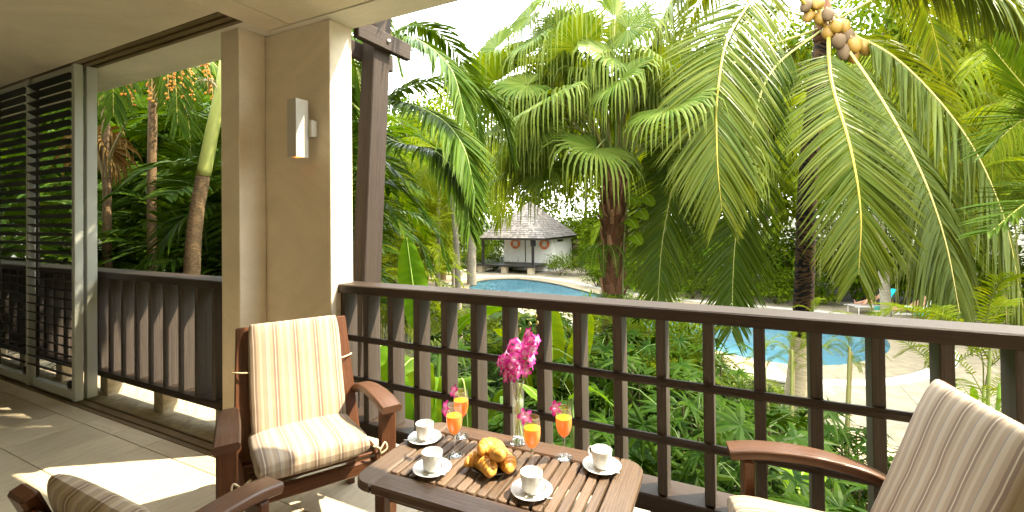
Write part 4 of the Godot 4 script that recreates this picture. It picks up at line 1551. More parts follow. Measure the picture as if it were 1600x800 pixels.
# ---------------------------------------------------------------- the two big palms
func build_coconut_palm():
	var p := thing("coconut_palm", "tall coconut palm with long arching fronds and a bunch of coconuts", "palm tree")
	var up := trunk_rings([Vector3(0.93, -0.9, -10.38), Vector3(1.00, 0.4, -10.42), Vector3(1.07, 1.9, -10.46), Vector3(1.21, 3.45, -10.55), Vector3(1.43, 5.0, -10.64)], 0.175, 0.15, 7.0, 0.10)
	obj("trunk", up, M["coconut bark upper"], p)
	var lo := trunk_rings([Vector3(0.72, -2.8, -10.30), Vector3(0.85, -1.8, -10.34), Vector3(0.93, -0.89, -10.38)], 0.24, 0.178, 6.0, 0.06)
	obj("trunk_base", lo, M["coconut bark lower"], p)
	var y := Color(0.20, 0.205, 0.022)
	var g := Color(0.07, 0.115, 0.012)
	var yr := Color(0.33, 0.25, 0.03)
	var list := [
		[[Vector3(1.40, 4.95, -10.45), Vector3(0.57, 5.46, -9.30), Vector3(-0.13, 4.32, -7.96), Vector3(-0.32, 3.21, -7.21), Vector3(-0.33, 2.26, -6.87), Vector3(-0.28, 1.48, -6.80)], 0.95, 0.22, g, y, yr, Vector3(0.93, 0, -0.36)],
		[[Vector3(1.45, 4.95, -10.45), Vector3(1.32, 3.70, -9.35), Vector3(1.43, 2.43, -8.54), Vector3(1.49, 1.46, -8.25), Vector3(1.43, 0.55, -8.12)], 0.95, 0.15, g, y, yr, Vector3(0.93, 0, -0.36)],
		[[Vector3(1.38, 4.95, -10.50), Vector3(0.41, 3.97, -9.81), Vector3(0.00, 2.19, -9.39), Vector3(-0.18, 0.82, -9.10), Vector3(-0.24, -0.60, -8.86)], 1.0, 0.10, Color(0.045, 0.09, 0.009), Color(0.12, 0.16, 0.014), Color(0.32, 0.32, 0.08), Vector3(0.93, 0, -0.36)],
		[[Vector3(1.38, 5.00, -10.55), Vector3(-0.23, 4.30, -9.92), Vector3(-1.03, 2.61, -9.32), Vector3(-1.35, 1.16, -8.95), Vector3(-1.45, -0.22, -8.70)], 0.95, 0.10, Color(0.05, 0.10, 0.009), Color(0.14, 0.18, 0.014), Color(0.34, 0.33, 0.08), Vector3(0.93, 0, -0.36)],
		[[Vector3(1.52, 4.95, -10.50), Vector3(2.05, 3.40, -9.74), Vector3(2.38, 2.14, -9.14), Vector3(2.60, 1.07, -8.92), Vector3(2.71, -0.02, -8.77)], 0.85, 0.75, Color(0.10, 0.135, 0.03), Color(0.20, 0.225, 0.05), Color(0.38, 0.30, 0.09)],
		[[Vector3(1.55, 4.97, -10.55), Vector3(2.42, 4.17, -10.37), Vector3(3.13, 2.79, -9.95), Vector3(3.46, 1.44, -9.58), Vector3(3.62, 0.02, -9.45)], 0.9, 0.80, Color(0.10, 0.135, 0.03), Color(0.20, 0.225, 0.05), Color(0.42, 0.33, 0.10)],
		[[Vector3(1.50, 5.10, -10.65), Vector3(2.57, 6.10, -10.86), Vector3(3.57, 5.63, -10.70), Vector3(4.31, 4.37, -10.64), Vector3(4.66, 2.84, -10.50)], 0.9, 0.7, g, y, Color(0.3, 0.3, 0.08)],
		[[Vector3(1.38, 5.10, -10.65), Vector3(0.37, 6.58, -10.42), Vector3(-0.78, 6.40, -9.96), Vector3(-1.47, 5.21, -9.51), Vector3(-1.79, 3.76, -9.15)], 0.85, 0.5, g, y, Color(0.3, 0.3, 0.08)],
		[[Vector3(1.45, 5.15, -10.75), Vector3(1.97, 7.17, -11.89), Vector3(3.04, 7.49, -13.32), Vector3(4.05, 6.32, -14.63), Vector3(4.56, 4.36, -15.24)], 0.9, 0.4, g, y, yr],
		[[Vector3(1.50, 5.0, -10.80), Vector3(2.54, 4.96, -12.20), Vector3(3.54, 3.89, -13.28), Vector3(4.10, 2.19, -13.81), Vector3(4.33, 0.60, -13.95)], 0.9, 0.4, g, y, Color(0.3, 0.3, 0.08)],
		[[Vector3(1.40, 5.0, -10.80), Vector3(0.73, 4.71, -11.41), Vector3(0.22, 3.08, -11.62), Vector3(0.07, 1.52, -11.68), Vector3(-0.01, 0.23, -11.65)], 0.9, 0.3, g, y, Color(0.3, 0.3, 0.08)],
		[[Vector3(1.56, 5.10, -10.60), Vector3(2.9, 5.5, -10.4), Vector3(4.0, 4.6, -10.2), Vector3(4.6, 3.2, -10.1), Vector3(4.9, 1.8, -10.0)], 0.9, 0.6, g, y, Color(0.3, 0.3, 0.08)],
		[[Vector3(1.40, 5.10, -10.55), Vector3(0.2, 5.6, -10.6), Vector3(-0.75, 4.7, -10.7), Vector3(-1.1, 3.3, -10.7), Vector3(-1.15, 2.0, -10.6)], 0.85, 0.4, g, y, Color(0.3, 0.3, 0.08)],
		[[Vector3(1.40, 5.15, -10.70), Vector3(0.6, 7.3, -11.8), Vector3(-0.3, 7.9, -13.0), Vector3(-1.4, 7.0, -14.2), Vector3(-2.0, 5.2, -14.9)], 0.9, 0.4, g, y, yr]]
	for e in list:
		var dr: float = e[2]
		add_frond(p, e[0], {"n": 132, "len": e[1] * 1.3, "wid": 0.027 if dr < 0.7 else 0.036, "droop": dr, "a0": 1.05 if dr < 0.5 else 1.25, "a1": 0.5, "vee": 0.06 if dr < 0.5 else -0.1, "roll": 1.0 if dr < 0.7 else 0.6, "side": e[6] if e.size() > 6 else Vector3.ZERO, "c0": e[3], "c1": e[4], "cr": e[5], "rad": 0.034, "segs": 5}, M["coconut leaf"])
	# old stalks and the fruit
	var q := [[1.06, 5.27, -10.05, 1], [1.24, 5.30, -10.12, 0], [1.40, 5.06, -10.12, 1], [1.53, 4.84, -10.18, 0], [1.30, 5.05, -10.20, 0], [1.56, 4.55, -10.14, 1], [1.73, 4.70, -10.38, 1], [1.81, 4.47, -10.24, 0], [2.00, 4.47, -10.49, 0], [1.64, 4.37, -10.22, 1], [1.11, 5.12, -10.16, 0], [1.80, 4.34, -10.40, 0], [1.66, 4.88, -10.36, 0], [1.42, 4.78, -10.25, 0]]
	for e in q:
		var b := MB.new()
		b.lathe([Vector2(0, -0.155), Vector2(0.035, -0.145), Vector2(0.09, -0.09), Vector2(0.118, 0.0), Vector2(0.105, 0.075), Vector2(0.06, 0.125), Vector2(0.02, 0.14), Vector2(0, 0.14)], 16)
		var out := (Vector3(e[0], e[1], e[2]) - Vector3(1.43, 5.25, -10.64)).normalized()
		var ax := (Vector3.DOWN + out * 0.8).normalized()
		var sx := ax.cross(Vector3(0.3, 0.2, 1)).normalized()
		var sq := Vector3(rng.randf_range(0.85, 1.08), rng.randf_range(0.92, 1.12), rng.randf_range(0.85, 1.08))
		var nut := obj("coconut", b, M["young coconut" if e[3] == 0 else "old coconut"], p, Transform3D(Basis(sx, -ax, sx.cross(-ax)).scaled_local(sq), Vector3(e[0], e[1], e[2])))
		var cap := MB.new()
		for h in 3:
			var gg: float = TAU * h / 3.0 + e[0] * 5.0
			cap.tube([Vector3(0, 0.150, 0), Vector3(cos(gg) * 0.045, 0.138, sin(gg) * 0.045), Vector3(cos(gg) * 0.082, 0.105, sin(gg) * 0.082)], [0.02, 0.034, 0.012], 6, true, 0.4)
		obj("husk_cap", cap, M["boot"], nut)
		var st := MB.new(true, true)
		st.tint = Color(0.35, 0.27, 0.08)
		st.tube(curve([Vector3(1.43, 5.15, -10.6), Vector3(1.43, 5.25, -10.6).lerp(Vector3(e[0], e[1], e[2]), 0.6) + UP * 0.12, Vector3(e[0], e[1], e[2]) - ax * 0.13], 8), taper(0.02, 0.012, 8), 6)
		obj("fruit_stalk", st, M["rachis"], p)
	var sh := MB.new()
	sh.tube(curve([Vector3(1.40, 4.7, -10.62), Vector3(1.45, 5.1, -10.65), Vector3(1.47, 5.6, -10.68)], 10), [0.17, 0.2, 0.22, 0.22, 0.2, 0.17, 0.14, 0.11, 0.08, 0.05, 0.02], 12)
	obj("crown_heart", sh, M["fibre"], p)


func build_fan_palm():
	var p := thing("fan_palm", "stout fan palm with a shaggy brown trunk and drooping pleated leaves", "palm tree")
	var path := [Vector3(-2.35, -2.8, -8.95), Vector3(-2.33, -1.2, -8.94), Vector3(-2.32, 0.1, -8.93), Vector3(-2.30, 1.2, -8.93), Vector3(-2.28, 1.8, -8.94), Vector3(-2.25, 2.35, -8.95)]
	var t := trunk_rings(path, 0.21, 0.20, 3.0, 0.25)
	obj("trunk", t, M["fibre"], p)
	# old leaf bases standing off the trunk
	var cp := curve(path, 60)
	for k in 74:
		var f := 0.36 + 0.62 * k / 74.0
		var c: Vector3 = cp[int(f * 60)]
		var g := k * 2.399
		var out := Vector3(cos(g), 0, sin(g))
		var ln := rng.randf_range(0.22, 0.42)
		var b := MB.new()
		b.shift = Vector2(rng.randf(), rng.randf())
		b.tube([c + out * 0.15, c + out * 0.215 + UP * ln * 0.4, c + out * (0.24 + rng.randf() * 0.06) + UP * ln], [0.075, 0.055, 0.028], 6, true, 0.45)
		obj("leaf_base", b, M["boot" if k % 3 else "fibre"], p)
	# fibre skirts
	var hair := MB.new(false, true)
	for k in 260:
		var f := rng.randf_range(0.45, 0.97)
		var c: Vector3 = cp[int(f * 60)]
		var g := rng.randf() * TAU
		var out := Vector3(cos(g), 0, sin(g))
		hair.blade(c + out * 0.2, (out * 0.5 + Vector3(0, rng.randf_range(-1, 0.6), 0)).normalized(), out.cross(UP), rng.randf_range(0.12, 0.3), 0.012, 0.5, 0.2, 2, 0.3, Color(0.20, 0.075, 0.03), Color(0.13, 0.05, 0.02))
	tag(obj("trunk_fibre", hair, M["dry leaf"], p), "", "", "", "stuff")
	var ctr := Vector3(-2.24, 2.45, -8.94)
	var hubs := [Vector3(-3.55, 2.62, -7.48), Vector3(-3.53, 3.86, -7.70), Vector3(-3.56, 4.83, -8.12), Vector3(-2.64, 4.49, -8.04), Vector3(-2.34, 3.79, -7.97), Vector3(-3.3, 3.05, -7.6), Vector3(-3.75, 3.0, -8.2), Vector3(-1.95, 4.15, -7.85), Vector3(-3.3, 2.35, -8.0), Vector3(-1.80, 4.73, -8.68), Vector3(-1.45, 3.70, -8.62), Vector3(-1.20, 2.64, -9.38), Vector3(-3.35, 5.25, -8.99), Vector3(-4.20, 3.88, -8.46), Vector3(-1.07, 4.31, -9.77), Vector3(-2.28, 5.42, -9.21), Vector3(-1.98, 2.58, -9.97), Vector3(-1.42, 5.12, -9.86), Vector3(-4.1, 4.9, -9.0), Vector3(-3.22, 2.57, -9.66), Vector3(-3.0, 4.2, -10.1), Vector3(-2.1, 4.4, -10.3), Vector3(-4.0, 3.2, -9.5), Vector3(-4.5, 4.2, -8.3), Vector3(-4.75, 5.1, -8.8), Vector3(-4.3, 3.1, -7.9), Vector3(-4.9, 4.4, -9.4), Vector3(-3.9, 5.6, -8.7), Vector3(-3.0, 5.7, -8.4)]
	for k in 32:
		var g := k * 2.399 + 0.6
		var el := lerpf(-0.2, 1.25, (k + 0.5) / 32.0)
		hubs.append(ctr + Vector3(cos(g) * cos(el), sin(el) + 0.1, sin(g) * cos(el)) * rng.randf_range(1.5, 2.3))
	for h in hubs:
		var out: Vector3 = h - ctr
		var hz := Vector3(out.x, 0, out.z).normalized()
		var reach := out.normalized()
		var st := MB.new(true, true)
		st.tint = Color(0.16, 0.22, 0.05).lerp(Color(0.24, 0.2, 0.06), rng.randf())
		st.tube(curve([ctr + hz * 0.12 - UP * 0.2, ctr + out * 0.45 + UP * (0.22 + 0.05 * out.length()), h], 16), taper(0.034, 0.016, 16), 6, true, 0.6)
		var b := MB.new(false, true)
		var lat := hz.cross(UP) * rng.randf_range(-0.35, 0.35)
		var d := (reach * 0.45 + Vector3(0, rng.randf_range(-0.75, -0.25), 0) + hz * 0.35 + lat).normalized()
		var nn := (UP * rng.randf_range(0.25, 0.7) + hz * 0.95 - lat)
		nn = (nn - d * nn.dot(d)).normalized()
		fan(b, h, d, nn, rng.randf_range(1.15, 1.45), 50, rng.randf_range(0.36, 0.46), rng.randf_range(1.05, 1.6), Color(0.08, 0.14, 0.014), Color(0.28, 0.31, 0.075))
		var f := obj("fan_leaf", b, M["fan leaf"], p)
		obj("petiole", st, M["rachis"], f)
	# ferns and a broad-leaved creeper growing on the trunk
	for e in [[Vector3(-2.2, -0.15, -8.68), "fern growing on the fan palm's trunk, just above the railing"], [Vector3(-2.42, 0.75, -8.70), "fern growing part way up the fan palm's trunk"], [Vector3(-2.05, -0.75, -8.70), "fern low on the fan palm's trunk, seen through the railing"]]:
		var fr := thing("trunk_fern", e[1], "fern")
		for k in 6:
			var g := PI * 0.5 + (k - 2.5) * 0.5
			var o := Vector3(cos(g), 0, sin(g))
			var c: Vector3 = e[0]
			add_frond(fr, [c, c + o * 0.22 + UP * 0.14, c + o * 0.42 - UP * 0.05, c + o * 0.5 - UP * 0.42], {"n": 26, "len": 0.11, "wid": 0.014, "droop": 0.2, "a0": 1.3, "a1": 1.0, "t0": 0.1, "c0": Color(0.06, 0.15, 0.02), "c1": Color(0.12, 0.22, 0.03), "rad": 0.006, "segs": 2}, M["bright leaf"])
	var cr := thing("creeper", "bright broad-leaved creeper beside the fan palm's trunk", "climbing plant")
	for e in [Vector3(-1.98, 1.75, -8.7), Vector3(-1.85, 1.5, -8.75), Vector3(-2.02, 1.35, -8.7), Vector3(-1.75, 1.75, -8.85), Vector3(-1.95, 1.05, -8.72)]:
		var bl := big_leaf([e, e + Vector3(0.12, 0.02, 0.08), e + Vector3(0.26, -0.14, 0.16)], 0.13, Vector3(0.4, 0.5, -0.6), Color(0.14, 0.24, 0.008), Color(0.26, 0.35, 0.015))
		var n := node("leaf", bl[0], M["broad leaf"], cr)
		node("midrib", bl[1], M["rachis"], n)
	var vs := MB.new(true, true)
	vs.tint = Color(0.14, 0.16, 0.05)
	vs.tube(curve([Vector3(-2.05, -1.0, -8.72), Vector3(-2.07, 0.2, -8.7), Vector3(-2.02, 1.2, -8.72), Vector3(-1.95, 1.8, -8.74)], 16), taper(0.018, 0.01, 16), 6)
	obj("stem", vs, M["rachis"], cr)


# ---------------------------------------------------------------- plants made in several copies
var kit := {}


func merged(parts: Array) -> ArrayMesh:
	# leaf mesh and stalk in one, for fronds that are small in the picture
	var v := PackedVector3Array()
	var c := PackedColorArray()
	var ix := PackedInt32Array()
	for m in parts:
		var a: Array = m.surface_get_arrays(0)
		var k := v.size()
		v.append_array(a[Mesh.ARRAY_VERTEX])
		c.append_array(a[Mesh.ARRAY_COLOR])
		for e in a[Mesh.ARRAY_INDEX]:
			ix.append(e + k)
	var arr := []
	arr.resize(Mesh.ARRAY_MAX)
	arr[Mesh.ARRAY_VERTEX] = v
	arr[Mesh.ARRAY_COLOR] = c
	arr[Mesh.ARRAY_INDEX] = ix
	var out := ArrayMesh.new()
	out.add_surface_from_arrays(Mesh.PRIMITIVE_TRIANGLES, arr)
	return out


func make_kit():
	kit.areca = []
	kit.dark = []
	kit.hang = []
	for k in 4:
		var z := rng.randf_range(0.9, 1.15)
		var arc := [Vector3.ZERO, Vector3(0, 0.62, 0.35) * z, Vector3(0, 0.98, 1.0) * z, Vector3(rng.randf_range(-0.1, 0.1), 0.92, 1.7) * z, Vector3(rng.randf_range(-0.2, 0.2), 0.45, 2.25) * z]
		kit.areca.append(merged(frond(arc, {"n": 34, "len": 0.62, "wid": 0.024, "droop": 0.35, "a0": 1.1, "a1": 0.5, "vee": 0.35, "t0": 0.2, "c0": Color(0.10, 0.17, 0.008), "c1": Color(0.28, 0.31, 0.018), "cr": Color(0.25, 0.28, 0.06), "rad": 0.018, "segs": 3})))
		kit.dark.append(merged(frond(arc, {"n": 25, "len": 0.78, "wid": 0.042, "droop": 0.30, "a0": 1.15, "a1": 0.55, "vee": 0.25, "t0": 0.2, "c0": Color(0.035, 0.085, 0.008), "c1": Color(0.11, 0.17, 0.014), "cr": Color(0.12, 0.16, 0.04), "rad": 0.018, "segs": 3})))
		var low := [Vector3.ZERO, Vector3(0, 0.45, 0.6) * z, Vector3(0, 0.4, 1.5) * z, Vector3(0, -0.35, 2.2) * z, Vector3(0, -1.2, 2.45) * z]
		kit.hang.append(merged(frond(low, {"n": 52, "len": 0.72, "wid": 0.022, "droop": 0.7, "a0": 1.2, "a1": 0.55, "vee": 0.0, "t0": 0.14, "c0": Color(0.10, 0.16, 0.010), "c1": Color(0.26, 0.28, 0.022), "cr": Color(0.25, 0.25, 0.06), "rad": 0.025, "segs": 3})))
	# fingered leaves of the lady palms
	kit.finger = []
	for k in 5:
		var b := MB.new(false, true)
		var n := 8 + k % 3 * 2
		for e in n:
			var th := lerpf(-2.4, 2.4, float(e) / (n - 1)) + rng.randf_range(-0.06, 0.06)
			var d := Vector3(sin(th), 0.14 + rng.randf_range(-0.08, 0.1), cos(th)).normalized()
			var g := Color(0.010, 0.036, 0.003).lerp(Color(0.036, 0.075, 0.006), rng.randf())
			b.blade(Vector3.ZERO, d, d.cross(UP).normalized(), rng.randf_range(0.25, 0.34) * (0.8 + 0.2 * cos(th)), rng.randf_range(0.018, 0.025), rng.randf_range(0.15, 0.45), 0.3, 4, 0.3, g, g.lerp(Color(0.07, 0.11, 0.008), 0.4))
		kit.finger.append(b.mesh())
	kit.bush = []
	for k in 4:
		kit.bush.append(crown_mesh(34, 44, Vector3(1, 0.8, 1), 0.30, 0.10, 0.034, Color(0.055, 0.125, 0.007), Color(0.20, 0.26, 0.014)))
	kit.tree = []
	for k in 4:
		kit.tree.append(crown_mesh(110, 60, Vector3(1, 0.85, 1), 0.20, 0.062, 0.022, [Color(0.05, 0.105, 0.007), Color(0.10, 0.16, 0.010), Color(0.035, 0.08, 0.008), Color(0.12, 0.17, 0.012)][k], [Color(0.14, 0.20, 0.012), Color(0.27, 0.30, 0.02), Color(0.09, 0.15, 0.012), Color(0.22, 0.26, 0.016)][k]))
	kit.strap = []
	for k in 3:
		var b := MB.new(false, true)
		for e in 60:
			var g := rng.randf() * TAU
			var o := Vector3(cos(g), rng.randf_range(0.7, 2.4), sin(g)).normalized()
			var cc := Color(0.10, 0.19, 0.03).lerp(Color(0.34, 0.38, 0.12), rng.randf())
			b.blade(Vector3(cos(g), 0, sin(g)) * 0.06, o, o.cross(UP).normalized(), rng.randf_range(0.5, 0.85), 0.016, rng.randf_range(0.3, 0.9), 0.3, 4, 0.3, cc, cc)
		kit.strap.append(b.mesh())


# a crown of unit radius: many leaves gathered in clumps through its volume
func crown_mesh(clumps: int, per: int, shape: Vector3, spread: float, ln: float, wd: float, c0: Color, c1: Color) -> ArrayMesh:
	var b := MB.new(false, true)
	for k in clumps:
		var c := Vector3(rng.randfn(), rng.randfn(), rng.randfn()).normalized() * pow(rng.randf(), 0.45) * (1.0 - spread * 0.6)
		c *= shape
		var cc := c0.lerp(c1, rng.randf())
		for e in per:
			var o := Vector3(rng.randfn(), rng.randfn() * 0.7, rng.randfn()) * spread * 0.42
			var d := (o.normalized() + c * 0.5 + Vector3(0, rng.randf_range(-0.6, 0.3), 0)).normalized()
			var sd := d.cross(Vector3(rng.randf() - 0.5, 1, rng.randf() - 0.5)).normalized()
			var q := cc.lerp(c1 if rng.randf() < 0.5 else c0, rng.randf() * 0.5)
			b.blade(c + o, d, sd, ln * rng.randf_range(0.7, 1.3), wd * rng.randf_range(0.7, 1.2), 0.3, 0.25, 2, 0.4, q, q)
	return b.mesh()


func palm(called: String, label: String, at: Vector3, h: float, r: float, fronds: Array, n: int, scale: float, m: Material, bark: Material, group := "", tilt := 0.0, rise := 0.0) -> Node3D:
	var p := thing(called, label, "palm tree", at, 0.0, group)
	var lean := Vector3(rng.randf_range(-1, 1), 0, rng.randf_range(-1, 1)) * tilt
	if h > 0.3:
		obj("trunk", trunk_rings([Vector3(0, -0.1, 0), lean * 0.3 + UP * h * 0.5, lean + UP * h], r * 1.15, r * 0.85, 5.0, 0.08), bark, p)
	for k in n:
		var g := k * 2.399 + rng.randf_range(-0.25, 0.25)
		var up := lerpf(0.75, -0.55, (k + 0.5) / n) + rise
		var bs := Basis(UP, g) * Basis(Vector3.RIGHT, -up + rng.randf_range(-0.1, 0.1)) * Basis(Vector3.BACK, rng.randf_range(-0.2, 0.2))
		node("frond", fronds[rng.randi_range(0, fronds.size() - 1)], m, p, Transform3D(bs.scaled(Vector3.ONE * scale * rng.randf_range(0.85, 1.1)), lean + UP * h))
	return p


# a clump of thin canes, each with its own tuft of fronds
func clump(called: String, label: String, at: Vector3, canes: int, h0: float, h1: float, fronds: Array, scale: float, m: Material, group := "", spread := 0.35) -> Node3D:
	var p := thing(called, label, "palm", at, 0.0, group)
	for k in canes:
		var g := k * 2.399 + rng.randf()
		var o := Vector3(cos(g), 0, sin(g)) * spread * sqrt((k + 0.5) / canes)
		var h := rng.randf_range(h0, h1)
		var top := o * 1.9 + UP * h
		var b := MB.new(true, true)
		b.tint = Color(0.20, 0.24, 0.06).lerp(Color(0.28, 0.22, 0.09), rng.randf())
		b.tube(curve([o - UP * 0.1, o * 1.3 + UP * h * 0.5, top], 14), taper(0.026, 0.017, 14), 7)
		obj("cane", b, M["rachis"], p)
		for e in 5:
			var a := e * 2.399 + g
			var bs := Basis(UP, a) * Basis(Vector3.RIGHT, -lerpf(0.55, -0.35, e / 4.0) + rng.randf_range(-0.15, 0.15))
			node("frond", fronds[rng.randi_range(0, fronds.size() - 1)], m, p, Transform3D(bs.scaled(Vector3.ONE * scale * rng.randf_range(0.75, 1.1)), top - UP * 0.06 * e))
	return p


func lady_palm(label: String, at: Vector3, h: float, group: String) -> Node3D:
	var p := thing("lady_palm", label, "palm", at, 0.0, group)
	for k in 5:
		var g := k * 2.399
		var o := Vector3(cos(g), 0, sin(g)) * rng.randf_range(0.08, 0.3)
		var hh := h * rng.randf_range(0.72, 1.0)
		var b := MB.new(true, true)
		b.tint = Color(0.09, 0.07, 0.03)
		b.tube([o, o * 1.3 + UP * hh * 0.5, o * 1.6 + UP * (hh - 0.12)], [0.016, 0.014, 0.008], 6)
		obj("cane", b, M["rachis"], p)
		for e in 9:
			var a := e * 2.399 + g
			var out := Vector3(cos(a), 0, sin(a))
			var y := hh - e * 0.125
			var hub := o * 1.6 + out * rng.randf_range(0.18, 0.36) + UP * (y + rng.randf_range(0.0, 0.16))
			var bs := Basis(out.cross(UP) * -1.0, UP, out).orthonormalized() * Basis(Vector3.RIGHT, rng.randf_range(0.1, 0.9)) * Basis(Vector3.BACK, rng.randf_range(-0.3, 0.3))
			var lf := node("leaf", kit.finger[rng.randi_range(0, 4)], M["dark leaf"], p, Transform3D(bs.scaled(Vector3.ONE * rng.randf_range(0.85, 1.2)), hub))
			if e < 2:
				var st := MB.new(true, true)
				st.tint = Color(0.08, 0.13, 0.03)
				st.tube([o * 1.6 + UP * (y - 0.1), (o * 1.6 + UP * y).lerp(hub, 0.5), hub], [0.004, 0.004, 0.003], 5)
				obj("leaf_stalk", st, M["rachis"], p)
	return p


func broad_plant(called: String, label: String, at: Vector3, leaves: Array, c0: Color, c1: Color, cat := "plant"):
	# leaves: [foot, middle, tip, half width, side]
	var p := thing(called, label, cat, at)
	for e in leaves:
		var f: Vector3 = e[0]
		var st := MB.new(true, true)
		st.tint = c0.lerp(Color(0.2, 0.26, 0.07), 0.5)
		st.tube(curve([Vector3(0, 0, 0) + Vector3(f.x, 0, f.z) * 0.2, Vector3(f.x * 0.6, f.y * 0.6, f.z * 0.6), f], 10), taper(0.035, 0.018, 10), 7)
		var bl := big_leaf([f, (e[1] as Vector3), (e[2] as Vector3)], e[3], e[4], c0, c1, e[5] if e.size() > 5 else 0.25)
		var n := node("leaf", bl[0], M["broad leaf"], p)
		node("midrib", bl[1], M["rachis"], n)
		obj("leaf_stalk", st, M["rachis"], n)
	return p


func bush(called: String, label: String, at: Vector3, size: Vector3, v: int, m: Material, group := "", cat := "shrub") -> Node3D:
	var p := thing(called, label, cat, at, rng.randf() * TAU, group)
	node("foliage", kit.bush[v], m, p, Transform3D(Basis().scaled(size), UP * size.y * 0.75))
	var st := MB.new()
	for k in 4:
		var g := k * 1.7
		st.tube([Vector3.ZERO, Vector3(cos(g) * size.x * 0.25, size.y * 0.4, sin(g) * size.z * 0.25), Vector3(cos(g) * size.x * 0.45, size.y * 0.9, sin(g) * size.z * 0.45)], [0.025, 0.018, 0.008], 6)
	obj("stems", st, M["dark bark"], p)
	return p


func tree(called: String, label: String, at: Vector3, h: float, r: float, v: int, group: String):
	var p := thing(called, label, "tree", at, rng.randf() * TAU, group)
	var b := MB.new()
	b.tube(curve([Vector3(0, -0.2, 0), Vector3(0.2, h * 0.3, 0.1), Vector3(0.0, h * 0.75, 0.2)], 12), taper(0.22, 0.09, 12), 9)
	for k in 6:
		var g := k * 2.399
		b.tube(curve([Vector3(0.1, h * (0.3 + 0.06 * k), 0.1), Vector3(cos(g) * r * 0.35, h * (0.45 + 0.06 * k), sin(g) * r * 0.35), Vector3(cos(g) * r * 0.7, h * (0.55 + 0.06 * k), sin(g) * r * 0.7)], 8), taper(0.09, 0.025, 8), 6)
	obj("trunk", b, M["pale bark"], p)
	node("crown", kit.tree[v], M["bright leaf"], p, Transform3D(Basis(UP, rng.randf() * TAU).scaled(Vector3(r, h * 0.5, r)), UP * h * 0.62))


